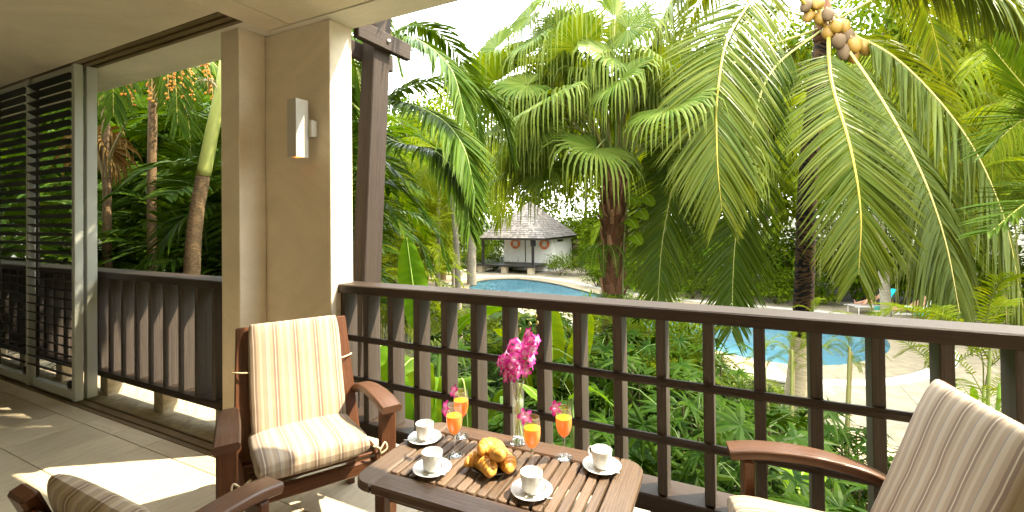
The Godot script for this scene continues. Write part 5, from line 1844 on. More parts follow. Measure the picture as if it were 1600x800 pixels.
# ---------------------------------------------------------------- planting
func build_left_palms():
	make_kit()
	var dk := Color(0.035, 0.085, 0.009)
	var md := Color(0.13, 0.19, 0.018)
	# palm whose fronds arch out from behind the post
	var p := thing("arching_palm", "palm behind the timber post whose fronds arch right in front of the sky", "palm tree")
	obj("trunk", trunk_rings([Vector3(-4.75, -2.8, -4.93), Vector3(-4.74, 0.5, -4.88), Vector3(-4.66, 2.8, -4.80)], 0.13, 0.10, 6.0, 0.08), M["ringed bark"], p)
	var fr := [
		[Vector3(-4.65, 3.0, -4.80), Vector3(-4.36, 3.72, -4.72), Vector3(-3.70, 3.72, -4.63), Vector3(-3.05, 3.25, -4.61), Vector3(-2.75, 2.60, -4.55)],
		[Vector3(-4.65, 2.95, -4.80), Vector3(-4.01, 2.95, -4.68), Vector3(-3.26, 2.66, -4.61), Vector3(-2.80, 2.25, -4.52), Vector3(-2.60, 1.70, -4.50)],
		[Vector3(-4.66, 2.77, -4.80), Vector3(-4.01, 2.42, -4.68), Vector3(-3.27, 2.22, -4.62), Vector3(-2.86, 1.80, -4.60), Vector3(-2.72, 1.30, -4.58)],
		[Vector3(-4.73, 2.96, -4.88), Vector3(-5.04, 3.62, -5.05), Vector3(-5.48, 3.24, -5.28), Vector3(-5.74, 2.37, -5.39)],
		[Vector3(-4.65, 3.02, -4.80), Vector3(-4.52, 4.16, -5.30), Vector3(-4.23, 4.36, -6.01), Vector3(-3.95, 3.67, -6.60), Vector3(-3.87, 2.62, -6.77)],
		[Vector3(-4.66, 2.8, -4.84), Vector3(-4.25, 3.3, -5.2), Vector3(-3.55, 3.4, -5.7), Vector3(-3.1, 3.0, -6.0), Vector3(-2.9, 2.3, -6.1)],
		[Vector3(-4.7, 2.9, -4.75), Vector3(-4.9, 3.3, -4.2), Vector3(-5.2, 3.0, -3.6), Vector3(-5.4, 2.2, -3.3)],
		[Vector3(-4.65, 3.1, -4.80), Vector3(-3.9, 4.5, -4.3), Vector3(-2.8, 5.0, -3.7), Vector3(-1.9, 4.6, -3.3), Vector3(-1.45, 4.0, -3.1)],
		[Vector3(-4.65, 3.1, -4.80), Vector3(-4.3, 4.6, -4.2), Vector3(-3.5, 5.1, -3.4), Vector3(-2.7, 4.6, -2.9), Vector3(-2.3, 4.0, -2.8)],
		[Vector3(-4.65, 3.1, -4.80), Vector3(-4.7, 4.6, -4.3), Vector3(-4.5, 5.0, -3.6), Vector3(-4.2, 4.5, -3.0), Vector3(-4.0, 4.0, -2.8)]]
	for e in fr:
		for k in e.size():
			e[k] += Vector3(-0.13, 0, 0.0) * float(k) / 4.0
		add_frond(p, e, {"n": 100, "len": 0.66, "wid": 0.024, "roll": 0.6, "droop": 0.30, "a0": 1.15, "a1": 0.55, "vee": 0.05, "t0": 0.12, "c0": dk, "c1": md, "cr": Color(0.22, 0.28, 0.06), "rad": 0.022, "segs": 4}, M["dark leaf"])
	# the slim fruiting palm and the crownshaft palm seen left of the column
	p = thing("fruiting_palm", "slim ringed palm trunk under a hanging cluster of orange fruit", "palm tree")
	obj("trunk", trunk_rings([Vector3(-7.12, -2.8, -3.40), Vector3(-7.10, 0.7, -3.38), Vector3(-7.08, 2.08, -3.37), Vector3(-7.02, 4.3, -3.38)], 0.056, 0.050, 9.0, 0.08), M["ringed bark"], p)
	for k in 9:
		var g := k * 2.399 + 0.4
		var o := Vector3(cos(g), 0, sin(g))
		var c := Vector3(-7.02, 4.45, -3.38)
		add_frond(p, [c, c + o * 0.4 + UP * 0.7, c + o * 1.1 + UP * 0.95, c + o * 1.8 + UP * 0.5, c + o * 2.1 - UP * 0.2], {"n": 44, "len": 0.6, "wid": 0.022, "droop": 0.5, "c0": dk, "c1": md, "rad": 0.02, "segs": 3}, M["dark leaf"])
	for k in 24:
		var g := k * 2.399
		var st := MB.new(true, true)
		st.tint = Color(0.38, 0.25, 0.06)
		var c := Vector3(-6.90, 3.55, -3.20)
		var o := Vector3(cos(g) * 0.42 + 0.32, 0, sin(g) * 0.42 + 0.12) * (0.5 + 0.5 * rng.randf()) * 1.5
		var path := curve([c, c + o * 0.6 + UP * 0.12, c + o - UP * 0.15, c + o * 1.08 - UP * rng.randf_range(0.45, 0.8)], 16)
		st.tube(path, taper(0.009, 0.004, 16), 5)
		var strand := obj("fruit_strand", st, M["rachis"], p)
		var fb := MB.new()
		for e in 26:
			var q: Vector3 = path[rng.randi_range(6, 16)] + Vector3(rng.randf() - 0.5, rng.randf() - 0.5, rng.randf() - 0.5) * 0.06
			fb.lathe([Vector2(0, -0.018), Vector2(0.014, -0.006), Vector2(0.014, 0.008), Vector2(0, 0.02)], 6, q)
		tag(obj("fruit", fb, M["fruit"], strand), "", "", "", "stuff")
	p = thing("crownshaft_palm", "leaning palm with a pale green crownshaft and ringed brown trunk beside the column", "palm tree")
	obj("trunk", trunk_rings([Vector3(-5.42, -2.8, -2.80), Vector3(-5.32, -0.5, -2.84), Vector3(-5.24, 0.83, -2.86), Vector3(-5.19, 1.39, -2.87), Vector3(-5.11, 1.92, -2.91)], 0.088, 0.064, 11.0, 0.10), M["ringed bark"], p)
	var sh := MB.new()
	sh.tube(curve([Vector3(-5.11, 1.90, -2.91), Vector3(-5.02, 2.37, -2.95), Vector3(-4.93, 2.82, -2.99), Vector3(-4.86, 3.35, -3.02)], 20), taper(0.068, 0.05, 20), 14)
	obj("crownshaft", sh, M["crownshaft"], p)
	for k in 8:
		var g := k * 2.399
		var o := Vector3(cos(g), 0, sin(g))
		var c := Vector3(-4.87, 3.3, -3.02)
		add_frond(p, [c, c + o * 0.35 + UP * 0.75, c + o * 1.0 + UP * 0.95, c + o * 1.6 + UP * 0.4, c + o * 1.8 - UP * 0.3], {"n": 40, "len": 0.55, "wid": 0.024, "droop": 0.4, "c0": dk, "c1": md, "rad": 0.022, "segs": 3}, M["dark leaf"])
	var sp := MB.new(false, true)
	for k in 26:
		var g := rng.randf() * TAU
		var o := Vector3(cos(g), rng.randf_range(-0.6, 0.7), sin(g)).normalized()
		sp.blade(Vector3(-4.99, 2.88, -2.90) + o * 0.02, o, o.cross(Vector3(0.2, 1, 0.1)).normalized(), rng.randf_range(0.08, 0.18), 0.010, 0.6, 0.2, 3, 0.3, Color(0.62, 0.55, 0.46), Color(0.45, 0.32, 0.18))
	obj("flower_sheath", sp, M["dry leaf"], p)
	# thin stem with branching flower stalks, and a palm with hanging dead leaves behind it
	p = thing("thin_palm", "thin palm stem with bare branching flower stalks beside the louvred screen", "palm tree")
	obj("trunk", trunk_rings([Vector3(-8.0, -2.8, -3.3), Vector3(-8.0, 0.8, -3.26), Vector3(-7.99, 1.85, -3.25), Vector3(-8.0, 3.6, -3.23)], 0.06, 0.045, 8.0, 0.08), M["ringed bark"], p)
	for e in [[Vector3(-8.0, 2.0, -3.24), Vector3(-7.75, 2.35, -3.2), Vector3(-7.35, 2.75, -3.2)], [Vector3(-8.0, 2.0, -3.24), Vector3(-8.02, 2.6, -3.1), Vector3(-8.0, 3.3, -3.0)], [Vector3(-8.0, 2.1, -3.24), Vector3(-8.3, 2.5, -3.1), Vector3(-8.6, 2.7, -3.0)]]:
		var st := MB.new(true, true)
		st.tint = Color(0.26, 0.20, 0.09)
		st.tube(curve(e, 10), taper(0.028, 0.014, 10), 6)
		obj("flower_stalk", st, M["rachis"], p)
	for k in 4:
		var g := k * 0.9 + 2.6
		var b := MB.new(false, true)
		var o := Vector3(cos(g), 0, sin(g))
		fan(b, Vector3(-8.12, 2.62, -3.2) + o * 0.1 - UP * 0.06 * k, (o * 0.35 - UP).normalized(), o, rng.randf_range(0.55, 0.8), 16, 0.35, 0.9, Color(0.22, 0.11, 0.03), Color(0.34, 0.22, 0.07))
		obj("dead_leaf", b, M["dry leaf"], p)
	for k in 9:
		var g := k * 2.399
		var o := Vector3(cos(g), 0, sin(g))
		var c := Vector3(-8.0, 3.6, -3.23)
		add_frond(p, [c, c + o * 0.5 + UP * 0.4, c + o * 1.2 + UP * 0.3, c + o * 1.7 - UP * 0.3, c + o * 1.8 - UP * 1.0], {"n": 40, "len": 0.6, "wid": 0.022, "droop": 0.5, "c0": dk, "c1": md, "rad": 0.02, "segs": 3}, M["dark leaf"])
	# dense fronds filling the view left of the column
	var grp := "feathery palms massed left of the column"
	for e in [[-6.3, -4.4, 1.7, 2.6], [-7.3, -4.3, 2.4, 3.4], [-6.0, -5.0, 2.8, 4.2], [-8.4, -4.6, 2.6, 4.0], [-9.2, -3.4, 2.0, 3.2], [-9.8, -5.6, 3.4, 5.0], [-7.6, -6.2, 3.2, 4.8], [-11.5, -4.2, 2.6, 4.6], [-11.8, -7.2, 4.0, 5.8], [-6.6, -4.2, 1.2, 2.0], [-8.2, -3.9, 1.3, 2.2]]:
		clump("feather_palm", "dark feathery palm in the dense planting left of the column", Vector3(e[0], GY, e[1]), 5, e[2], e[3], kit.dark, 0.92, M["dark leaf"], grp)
	for e in [[-9.2, -6.8, 4.0, 5.2], [-12.5, -5.4, 4.2, 6.4], [-14.0, -8.6, 4.0, 6.4], [-10.0, -8.8, 4.6, 6.6], [-13.2, -3.6, 3.4, 6.2]]:
		clump("golden_palm", "sunlit yellow green palm behind the dark planting left of the column", Vector3(e[0], GY, e[1]), 6, e[2], e[3], kit.dark, 1.15, M["bright leaf"], "sunlit palms far left of the column", 0.5)


func build_understory():
	var grp := "lady palms massed under the railing"
	var lab := "dark green lady palm with fingered leaves just beyond the railing"
	var proto := []
	for k in 5:
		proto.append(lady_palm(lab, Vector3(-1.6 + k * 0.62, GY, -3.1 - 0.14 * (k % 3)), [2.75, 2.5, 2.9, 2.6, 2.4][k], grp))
	var spots := []
	for r in 7:
		for k in 9:
			var z := -2.9 - r * 0.72 + rng.randf_range(-0.2, 0.2)
			var x := -3.9 + k * 0.68 + rng.randf_range(-0.25, 0.25) + 0.34 * (r % 2)
			if r == 0 and x > -1.9 and x < 1.3:
				continue
			if x > 0.155 * -z + 0.25 or (x < -2.0 and r < 2):
				continue
			spots.append(Vector3(x, GY, z))
	for e in spots:
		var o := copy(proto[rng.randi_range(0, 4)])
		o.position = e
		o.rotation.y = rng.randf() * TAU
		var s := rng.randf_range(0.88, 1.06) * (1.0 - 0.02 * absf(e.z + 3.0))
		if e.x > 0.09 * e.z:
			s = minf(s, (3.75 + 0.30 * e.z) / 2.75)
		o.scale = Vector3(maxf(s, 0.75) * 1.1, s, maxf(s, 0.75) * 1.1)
	# banana-like plants left of the table
	var g0 := Color(0.07, 0.18, 0.008)
	var g1 := Color(0.19, 0.31, 0.015)
	broad_plant("banana_plant", "banana-like plant with one tall upright leaf standing above the railing", Vector3(-3.0, GY, -3.95), [
		[Vector3(-0.05, 2.95, 0.05), Vector3(-0.12, 3.45, 0.08), Vector3(-0.16, 3.92, 0.12), 0.155, Vector3(0.85, 0, -0.45)],
		[Vector3(0.15, 2.7, 0.0), Vector3(0.45, 3.1, -0.15), Vector3(0.95, 3.25, -0.35), 0.13, Vector3(0.3, 0.5, 0.8)],
		[Vector3(0.1, 2.3, 0.3), Vector3(0.3, 2.65, 0.55), Vector3(0.42, 2.1, 0.75), 0.20, Vector3(0.9, 0, -0.35)],
		[Vector3(-0.1, 2.3, 0.3), Vector3(-0.1, 2.9, 0.55), Vector3(0.0, 2.75, 0.85), 0.17, Vector3(0.9, 0.1, -0.3)],
		[Vector3(0.2, 2.1, 0.2), Vector3(0.55, 2.45, 0.4), Vector3(0.75, 1.7, 0.55), 0.19, Vector3(0.8, 0, -0.5)],
		[Vector3(-0.2, 2.2, 0.1), Vector3(-0.6, 2.7, 0.2), Vector3(-0.9, 2.2, 0.3), 0.18, Vector3(0.3, 0, 0.9)]], g0, g1)
	broad_plant("banana_plant", "banana-like plant with broad pale leaves showing between the left balusters", Vector3(-2.45, GY, -3.35), [
		[Vector3(0.2, 2.35, 0.15), Vector3(0.42, 2.82, 0.22), Vector3(0.55, 2.0, 0.32), 0.18, Vector3(0.9, 0, -0.4)],
		[Vector3(0.0, 2.4, 0.2), Vector3(0.02, 2.95, 0.3), Vector3(0.04, 2.9, 0.6), 0.15, Vector3(1, 0, 0)],
		[Vector3(0.35, 2.2, 0.0), Vector3(0.75, 2.75, -0.05), Vector3(1.1, 2.5, -0.1), 0.14, Vector3(0.1, 0.3, 0.9)],
		[Vector3(0.3, 1.9, 0.2), Vector3(0.6, 2.3, 0.35), Vector3(0.72, 1.6, 0.42), 0.16, Vector3(0.85, 0, -0.4)],
		[Vector3(-0.1, 2.0, 0.25), Vector3(-0.2, 2.55, 0.4), Vector3(-0.25, 2.1, 0.6), 0.15, Vector3(0.9, 0, 0.2)]], Color(0.09, 0.19, 0.014), Color(0.22, 0.32, 0.05))
	broad_plant("banana_plant", "banana-like plant with yellow green upright leaves behind the middle balusters", Vector3(-2.1, GY, -5.2), [
		[Vector3(0.0, 2.0, 0.0), Vector3(0.02, 2.7, 0.05), Vector3(0.0, 3.2, 0.1), 0.15, Vector3(0.9, 0, -0.4)],
		[Vector3(0.25, 2.0, 0.0), Vector3(0.35, 2.6, 0.0), Vector3(0.5, 3.0, 0.05), 0.14, Vector3(0.8, 0.2, -0.4)],
		[Vector3(-0.25, 2.0, 0.1), Vector3(-0.4, 2.6, 0.15), Vector3(-0.7, 2.75, 0.2), 0.15, Vector3(0.6, 0.4, 0.5)]], Color(0.15, 0.25, 0.008), Color(0.30, 0.36, 0.015))
	broad_plant("taro_plant", "bright taro leaves low down beyond the railing, left of the right-hand armchair", Vector3(0.62, GY, -4.3), [
		[Vector3(0.0, 1.75, 0.1), Vector3(0.02, 1.85, 0.28), Vector3(0.05, 1.72, 0.5), 0.20, Vector3(1, 0, 0.2), 0.1],
		[Vector3(-0.2, 1.95, -0.1), Vector3(-0.25, 2.1, 0.05), Vector3(-0.3, 2.0, 0.25), 0.16, Vector3(1, 0.1, 0), 0.1],
		[Vector3(0.2, 1.6, 0.0), Vector3(0.36, 1.75, 0.1), Vector3(0.55, 1.65, 0.2), 0.18, Vector3(-0.3, 0.2, 0.9), 0.1],
		[Vector3(-0.05, 1.35, 0.3), Vector3(-0.08, 1.42, 0.5), Vector3(-0.1, 1.25, 0.7), 0.18, Vector3(1, 0, 0), 0.1]], Color(0.16, 0.29, 0.008), Color(0.28, 0.38, 0.015))
	broad_plant("taro_plant", "single pale broad leaf showing through the railing beside the vase", Vector3(-1.0, GY, -3.3), [
		[Vector3(-0.1, 2.85, 0.25), Vector3(0.08, 2.95, 0.3), Vector3(0.30, 2.82, 0.32), 0.085, Vector3(0.1, 0.5, 0.9), 0.1],
		[Vector3(-0.5, 2.7, 0.3), Vector3(-0.48, 2.85, 0.4), Vector3(-0.42, 2.82, 0.55), 0.08, Vector3(0.9, 0.2, 0.1), 0.1],
		[Vector3(-0.9, 2.1, 0.3), Vector3(-0.8, 2.2, 0.45), Vector3(-0.65, 2.1, 0.6), 0.12, Vector3(0.9, 0.2, -0.4), 0.1]], Color(0.10, 0.22, 0.05), Color(0.20, 0.34, 0.10))
	var hide := "leafy shrubs between the lady palms and the pool"
	for e in [[-1.9, -9.9, 1.0, 1.35], [-1.1, -10.8, 0.9, 1.1], [-2.9, -10.6, 1.0, 1.5], [-1.0, -9.0, 0.8, 1.0], [-1.4, -8.0, 0.8, 1.2], [-3.6, -9.0, 0.9, 1.5], [-4.6, -9.6, 1.0, 1.5], [-1.75, -13.9, 1.0, 1.25], [-2.9, -14.6, 1.1, 1.3], [-4.2, -15.6, 1.1, 1.3], [-1.3, -12.4, 0.9, 1.15], [-2.3, -12.6, 1.0, 1.4], [0.2, -11.0, 0.7, 0.45], [0.9, -9.6, 0.7, 0.5]]:
		bush("leafy_shrub", "leafy shrub in the bed between the lady palms and the pool", Vector3(e[0], GY, e[1]), Vector3(e[2], e[3], e[2]), rng.randi_range(0, 3), M["bright leaf"], hide)
	var fg := "arching ferns in the bed under the fan palm"
	for e in [[-1.75, -7.4, 1.7], [-1.0, -6.6, 1.5], [-2.6, -7.9, 1.8], [-3.3, -6.4, 1.7], [-0.9, -8.0, 1.4], [-4.2, -7.4, 1.9], [-2.2, -6.0, 1.6]]:
		palm("tree_fern", "bright fern with arching fronds in the bed under the fan palm", Vector3(e[0], GY, e[1]), e[2], 0.06, kit.areca, 10, 0.42, M["bright leaf"], M["fibre"], fg, 0.1, 0.1)
	bush("flowering_shrub", "small-leaved green shrub beyond the railing, right of the coconut trunk", Vector3(1.02, GY, -6.3), Vector3(0.62, 1.0, 0.62), 0, M["bright leaf"])
	bush("flowering_shrub", "low green shrub at the foot of the small-leaved shrub", Vector3(0.75, GY, -5.5), Vector3(0.6, 0.7, 0.6), 1, M["bright leaf"])
	clump("cane_palm", "slim green canes and fronds right of the coconut trunk", Vector3(1.05, GY, -7.5), 3, 2.2, 2.9, kit.areca, 0.2, M["bright leaf"], "", 0.22)
	clump("cane_palm", "slim green canes and fronds left of the coconut trunk", Vector3(0.40, GY, -6.9), 3, 2.0, 2.5, kit.areca, 0.2, M["bright leaf"], "", 0.16)
	clump("cane_palm", "young palm with thin fronds above the right-hand armchair's back", Vector3(2.35, GY, -7.3), 3, 1.9, 2.7, kit.areca, 0.50, M["bright leaf"], "", 0.2)
	broad_plant("vine_leaves", "bright green leaves beside the young palm, above the right armchair", Vector3(2.30, GY, -7.0), [
		[Vector3(-0.05, 2.0, 0.1), Vector3(-0.12, 2.1, 0.16), Vector3(-0.2, 1.95, 0.2), 0.10, Vector3(0.7, 0.6, -0.3), 0.1],
		[Vector3(0.15, 2.25, 0.1), Vector3(0.25, 2.32, 0.1), Vector3(0.36, 2.2, 0.12), 0.09, Vector3(0.2, 0.7, 0.6), 0.1],
		[Vector3(0.02, 1.75, 0.1), Vector3(0.0, 1.8, 0.2), Vector3(-0.06, 1.66, 0.25), 0.10, Vector3(0.8, 0.5, -0.2), 0.1]], Color(0.16, 0.30, 0.008), Color(0.27, 0.40, 0.015))
	# the dark palm whose fronds reach in at the right edge
	var p := thing("dark_palm", "dark green palm fronds reaching in at the right edge", "palm tree")
	obj("trunk", trunk_rings([Vector3(4.1, -2.8, -8.0), Vector3(4.05, -0.5, -7.9), Vector3(3.9, 1.4, -7.7)], 0.14, 0.11, 6.0, 0.08), M["ringed bark"], p)
	var c := Vector3(3.9, 1.4, -7.7)
	for e in [[c, c + Vector3(-0.5, 0.8, 0.1), Vector3(2.95, 2.75, -7.4), Vector3(2.55, 3.3, -7.2)], [c, Vector3(3.3, 1.62, -7.3), Vector3(2.75, 1.55, -6.9), Vector3(2.25, 1.2, -6.5)], [c, Vector3(3.4, 2.3, -7.6), Vector3(2.95, 2.5, -7.5), Vector3(2.5, 2.1, -7.3)], [c, c + Vector3(0.1, 1.2, -0.4), c + Vector3(0.1, 1.8, -1.2), c + Vector3(0.0, 1.5, -2.0)], [c, c + Vector3(0.7, 0.9, 0), c + Vector3(1.5, 0.9, 0.1), c + Vector3(2.1, 0.2, 0.2)], [c, c + Vector3(0.2, 0.9, 0.7), c + Vector3(0.4, 1.1, 1.5), c + Vector3(0.5, 0.5, 2.1)]]:
		add_frond(p, e, {"n": 46, "len": 0.75, "wid": 0.022, "droop": 0.15, "a0": 1.0, "a1": 0.5, "vee": 0.35, "c0": Color(0.045, 0.085, 0.006), "c1": Color(0.09, 0.13, 0.010), "rad": 0.022, "segs": 3}, M["dark leaf"])
	# ground cover in the bed
	var gc := MultiMesh.new()
	gc.transform_format = MultiMesh.TRANSFORM_3D
	gc.mesh = kit.strap[0]
	gc.instance_count = 260
	for k in 260:
		var x := rng.randf_range(-10.0, 6.0)
		var z := rng.randf_range(-8.3, -2.7) if x > 0.9 else rng.randf_range(-13.4, -2.7)
		gc.set_instance_transform(k, Transform3D(Basis(UP, rng.randf() * TAU).scaled(Vector3.ONE * rng.randf_range(0.5, 0.9)), Vector3(x, GY - 0.05, z)))
	var gm := MultiMeshInstance3D.new()
	gm.name = "ground_cover"
	gm.multimesh = gc
	gm.material_override = M["dark leaf"]
	add_child(gm)
	tag(gm, "low strappy ground cover in the beds under the palms", "ground cover", "", "stuff")


func build_background_plants():
	# straps of pale striped leaves at the near edge of the pool
	var grp := "pale striped grassy plants at the pool's near edge"
	var first := thing("striped_grass", "pale striped grassy tuft in front of the pool, seen over the railing", "plant", Vector3(-9.4, GY, -17.6), 0.0, grp)
	node("leaves", kit.strap[1], M["bright leaf"], first, Transform3D(Basis().scaled(Vector3.ONE * 1.5), Vector3.ZERO))
	for e in [[-10.6, -18.2], [-8.4, -16.8], [-11.8, -18.9], [-13.4, -20.2], [-7.2, -16.4], [-14.6, -21.2], [-9.9, -16.4], [-12.2, -17.6], [-11.0, -16.2], [-15.8, -22.0], [-5.6, -15.4], [-4.2, -14.9], [-6.6, -14.6], [-8.2, -14.8], [-13.8, -18.6]]:
		var o := copy(first)
		o.position = Vector3(e[0] + rng.randf() * 0.4, GY, e[1])
		o.rotation.y = rng.randf() * TAU
		o.scale = Vector3.ONE * rng.randf_range(0.8, 1.2)
	# palms of middle distance
	palm("short_palm", "short stout palm with a ringed trunk standing by the white loungers", Vector3(-18.6, GY, -26.2), 2.2, 0.26, kit.areca, 14, 1.15, M["bright leaf"], M["ringed bark"])
	palm("royal_palm", "tall palm with a thick pale grey trunk left of the pool pavilion", Vector3(-15.6, GY, -25.2), 6.6, 0.27, kit.hang, 16, 1.5, M["bright leaf"], M["pale bark"], "", 0.1)
	var g2 := "bright palms beyond the timber post"
	for e in [[-8.6, -9.4, 1.8, 2.6, 0.7], [-9.9, -11.6, 2.2, 3.2, 0.8], [-11.4, -13.0, 3.0, 4.4, 0.9], [-13.6, -14.5, 2.8, 4.4, 1.0], [-7.6, -8.2, 1.3, 2.0, 0.55], [-16.5, -19.0, 2.6, 3.6, 1.0], [-19.5, -22.0, 3.0, 4.4, 1.1]]:
		clump("golden_palm", "yellow green feathery palm in the sunny planting beyond the timber post", Vector3(e[0], GY, e[1]), 6, e[2], e[3], kit.areca, e[4], M["bright leaf"], g2, 0.5)
	for e in [[-9.0, -13.7, 5.6, 1.0], [-12.1, -16.7, 6.4, 1.2], [-14.5, -21.5, 7.0, 1.3]]:
		palm("weeping_palm", "weeping yellow green palm between the arching palm and the pavilion", Vector3(e[0], GY, e[1]), e[2], 0.10, kit.hang, 14, e[3], M["bright leaf"], M["pale bark"], "weeping palms left of the pavilion", 0.3)
	var g3 := "bright palms behind the coconut palm"
	for e in [[3.0, -26.5, 3.2, 5.0, 1.2], [6.0, -25.5, 3.4, 5.4, 1.2], [8.6, -27.0, 3.6, 6.2, 1.3], [0.2, -27.5, 3.6, 5.4, 1.2], [-3.2, -28.5, 3.4, 5.6, 1.2], [11.0, -24.0, 4.0, 6.5, 1.3], [7.6, -19.5, 2.8, 5.0, 1.0], [9.6, -17.0, 3.0, 5.2, 1.0], [5.4, -29.5, 5.0, 7.4, 1.4], [-6.2, -30.0, 3.4, 5.4, 1.2], [6.9, -14.2, 2.6, 4.2, 0.9]]:
		clump("golden_palm", "yellow green feathery palm in the sunny planting behind the coconut palm", Vector3(e[0], GY, e[1]), 7, e[2], e[3], kit.areca, e[4], M["bright leaf"], g3, 0.6)
	var g4 := "tall palms behind the coconut palm"
	for e in [[4.6, -21.4, 7.2, 1.5], [9.5, -22.0, 8.6, 1.6], [7.2, -16.6, 6.2, 1.35], [1.0, -30.0, 9.0, 1.7], [12.5, -27.0, 9.5, 1.7], [-5.2, -33.0, 9.0, 1.7], [5.6, -33.0, 10.5, 1.8]]:
		palm("garden_palm", "tall garden palm with bright hanging fronds behind the coconut palm", Vector3(e[0], GY, e[1]), e[2], 0.15, kit.hang, 16, e[3], M["bright leaf"], M["pale bark"], g4, 0.5)
	var g5 := "round bushes round the pool"
	var k := 0
	for e in [[-12.0, -31.5, 1.3, 1.2], [-10.2, -32.2, 1.5, 1.5], [-8.4, -30.2, 1.3, 1.2], [-6.6, -27.6, 1.1, 1.1], [-4.6, -27.2, 1.3, 1.3], [-2.0, -26.4, 1.3, 1.2], [1.4, -25.8, 1.2, 1.1], [5.0, -27.6, 1.6, 1.6], [7.4, -26.6, 1.5, 1.6], [9.8, -25.4, 1.6, 1.7], [-21.6, -33.5, 1.6, 1.2], [-23.5, -32.0, 1.6, 1.3], [-20.0, -35.0, 1.6, 1.4], [-25.5, -30.0, 1.8, 1.6], [-26.0, -26.5, 1.8, 1.7], [-9.0, -34.5, 1.8, 1.8], [-12.6, -38.5, 2.0, 1.7], [-22.5, -38.0, 2.0, 1.8], [-18.2, -39.6, 2.0, 1.6], [2.4, -28.4, 1.8, 1.9], [11.8, -21.0, 1.7, 1.8], [10.6, -15.0, 1.5, 1.6], [-7.8, -12.6, 1.0, 0.9], [-10.2, -14.4, 1.1, 0.9], [-5.6, -11.0, 0.9, 0.9], [-4.0, -12.4, 0.9, 0.7], [-3.0, -13.6, 0.8, 0.6], [-1.4, -12.6, 0.7, 0.6], [-6.2, -25.6, 1.0, 0.9], [-4.2, -25.2, 0.9, 0.8], [-2.4, -24.9, 1.0, 0.9], [-0.6, -24.8, 0.9, 0.8], [1.2, -24.9, 1.0, 0.9], [2.9, -25.4, 1.0, 0.9], [-8.0, -27.0, 1.0, 1.0], [6.9, -26.4, 1.1, 1.0], [8.0, -21.0, 1.1, 1.1], [7.4, -18.2, 1.0, 0.9]]:
		bush("garden_bush", "leafy green bush in the planting round the pool", Vector3(e[0], GY, e[1]), Vector3(e[2] * 1.2, e[3], e[2] * 1.2), k % 4, M["bright leaf"], g5)
		k += 1
	k = 0
	for e in [[-28.0, -36.0], [-24.0, -40.5], [-18.0, -42.0], [-13.0, -40.5], [-9.5, -37.5], [-6.0, -34.5], [-3.0, -32.5], [0.0, -31.5], [3.2, -31.0], [6.4, -30.5], [9.5, -29.5], [12.5, -27.0], [13.6, -23.0], [13.8, -19.0], [12.5, -15.5], [-24.0, -24.0], [-21.5, -20.5], [-18.8, -16.8], [-15.5, -12.8], [-14.0, -9.6], [-26.0, -29.0], [4.5, -34.0], [-1.5, -35.0], [10.5, -12.5], [-3.5, -26.6], [-0.5, -26.2], [2.2, -27.6], [-6.4, -28.6], [5.5, -26.9], [8.2, -24.4], [-12.0, -42.5], [-16.0, -44.0], [-20.5, -43.5], [-8.0, -40.5], [-11.0, -39.0], [-25.5, -37.5], [-14.2, -40.2], [-4.5, -38.0]]:
		bush("tall_shrub", "tall leafy shrub in the thicket behind the pool and palms", Vector3(e[0], GY, e[1]), Vector3(2.3, 2.4, 2.3) * rng.randf_range(0.85, 1.25) * (1.5 if e[1] < -37.0 else 1.0), k % 4, M["bright leaf"], "tall shrubs in the thicket round the garden")
		k += 1
	# clipped hedge behind the loungers
	for e in 4:
		bush("clipped_hedge", "low clipped hedge length behind the white loungers", Vector3(-20.5 + e * 1.3, GY, -31.2 - e * 0.5), Vector3(0.9, 0.55, 0.7), e, M["bright leaf"], "lengths of clipped hedge", "hedge")
	# trees closing the view
	var g6 := "trees closing the garden at the back"
	k = 0
	for e in [[-38.0, -20.0, 11.0, 5.5], [-34.0, -27.0, 10.0, 5.0], [-30.0, -33.0, 9.0, 4.6], [-31.0, -44.0, 11.0, 5.5], [-25.0, -42.0, 9.5, 4.8], [-20.0, -46.0, 10.5, 5.2], [-14.5, -45.0, 10.0, 5.0], [-9.0, -42.0, 10.0, 5.0], [-4.0, -44.0, 12.0, 5.5], [1.5, -41.0, 12.0, 5.5], [7.0, -42.0, 13.0, 6.0], [13.0, -40.0, 13.0, 6.0], [16.5, -33.0, 13.0, 6.0], [18.0, -26.0, 12.5, 5.5], [18.5, -19.5, 12.0, 5.5], [17.5, -12.5, 11.0, 5.0], [-18.0, -12.5, 8.5, 4.0], [-22.0, -16.5, 9.5, 4.5], [-17.0, -6.0, 9.0, 4.2], [-22.0, -8.0, 10.0, 5.0], [-27.0, -22.0, 8.5, 4.2], [-16.0, -1.5, 9.0, 4.5], [-28.0, -13.0, 11.0, 5.5], [-6.5, -37.0, 8.0, 4.0], [10.5, -33.5, 10.0, 4.8], [-15.2, -18.8, 5.6, 2.6], [-18.5, -23.6, 6.4, 3.0], [-21.5, -27.5, 6.8, 3.2], [-25.5, -34.0, 8.0, 3.8], [-13.0, -16.2, 4.4, 2.0], [-2.5, -33.5, 11.6, 4.2], [1.8, -33.8, 11.8, 4.2], [6.2, -32.5, 12.0, 4.4], [10.2, -30.0, 12.0, 4.4], [14.0, -29.0, 11.5, 4.2], [-6.8, -35.5, 7.4, 3.8]]:
		tree("garden_tree", "leafy tree in the green wall of trees behind the garden", Vector3(e[0], GY, e[1]), e[2] * (1.5 if e[0] > -8.0 else (1.8 if e[1] < -19.0 else 1.4)), e[3] * 1.2, k % 4, g6)
		k += 1


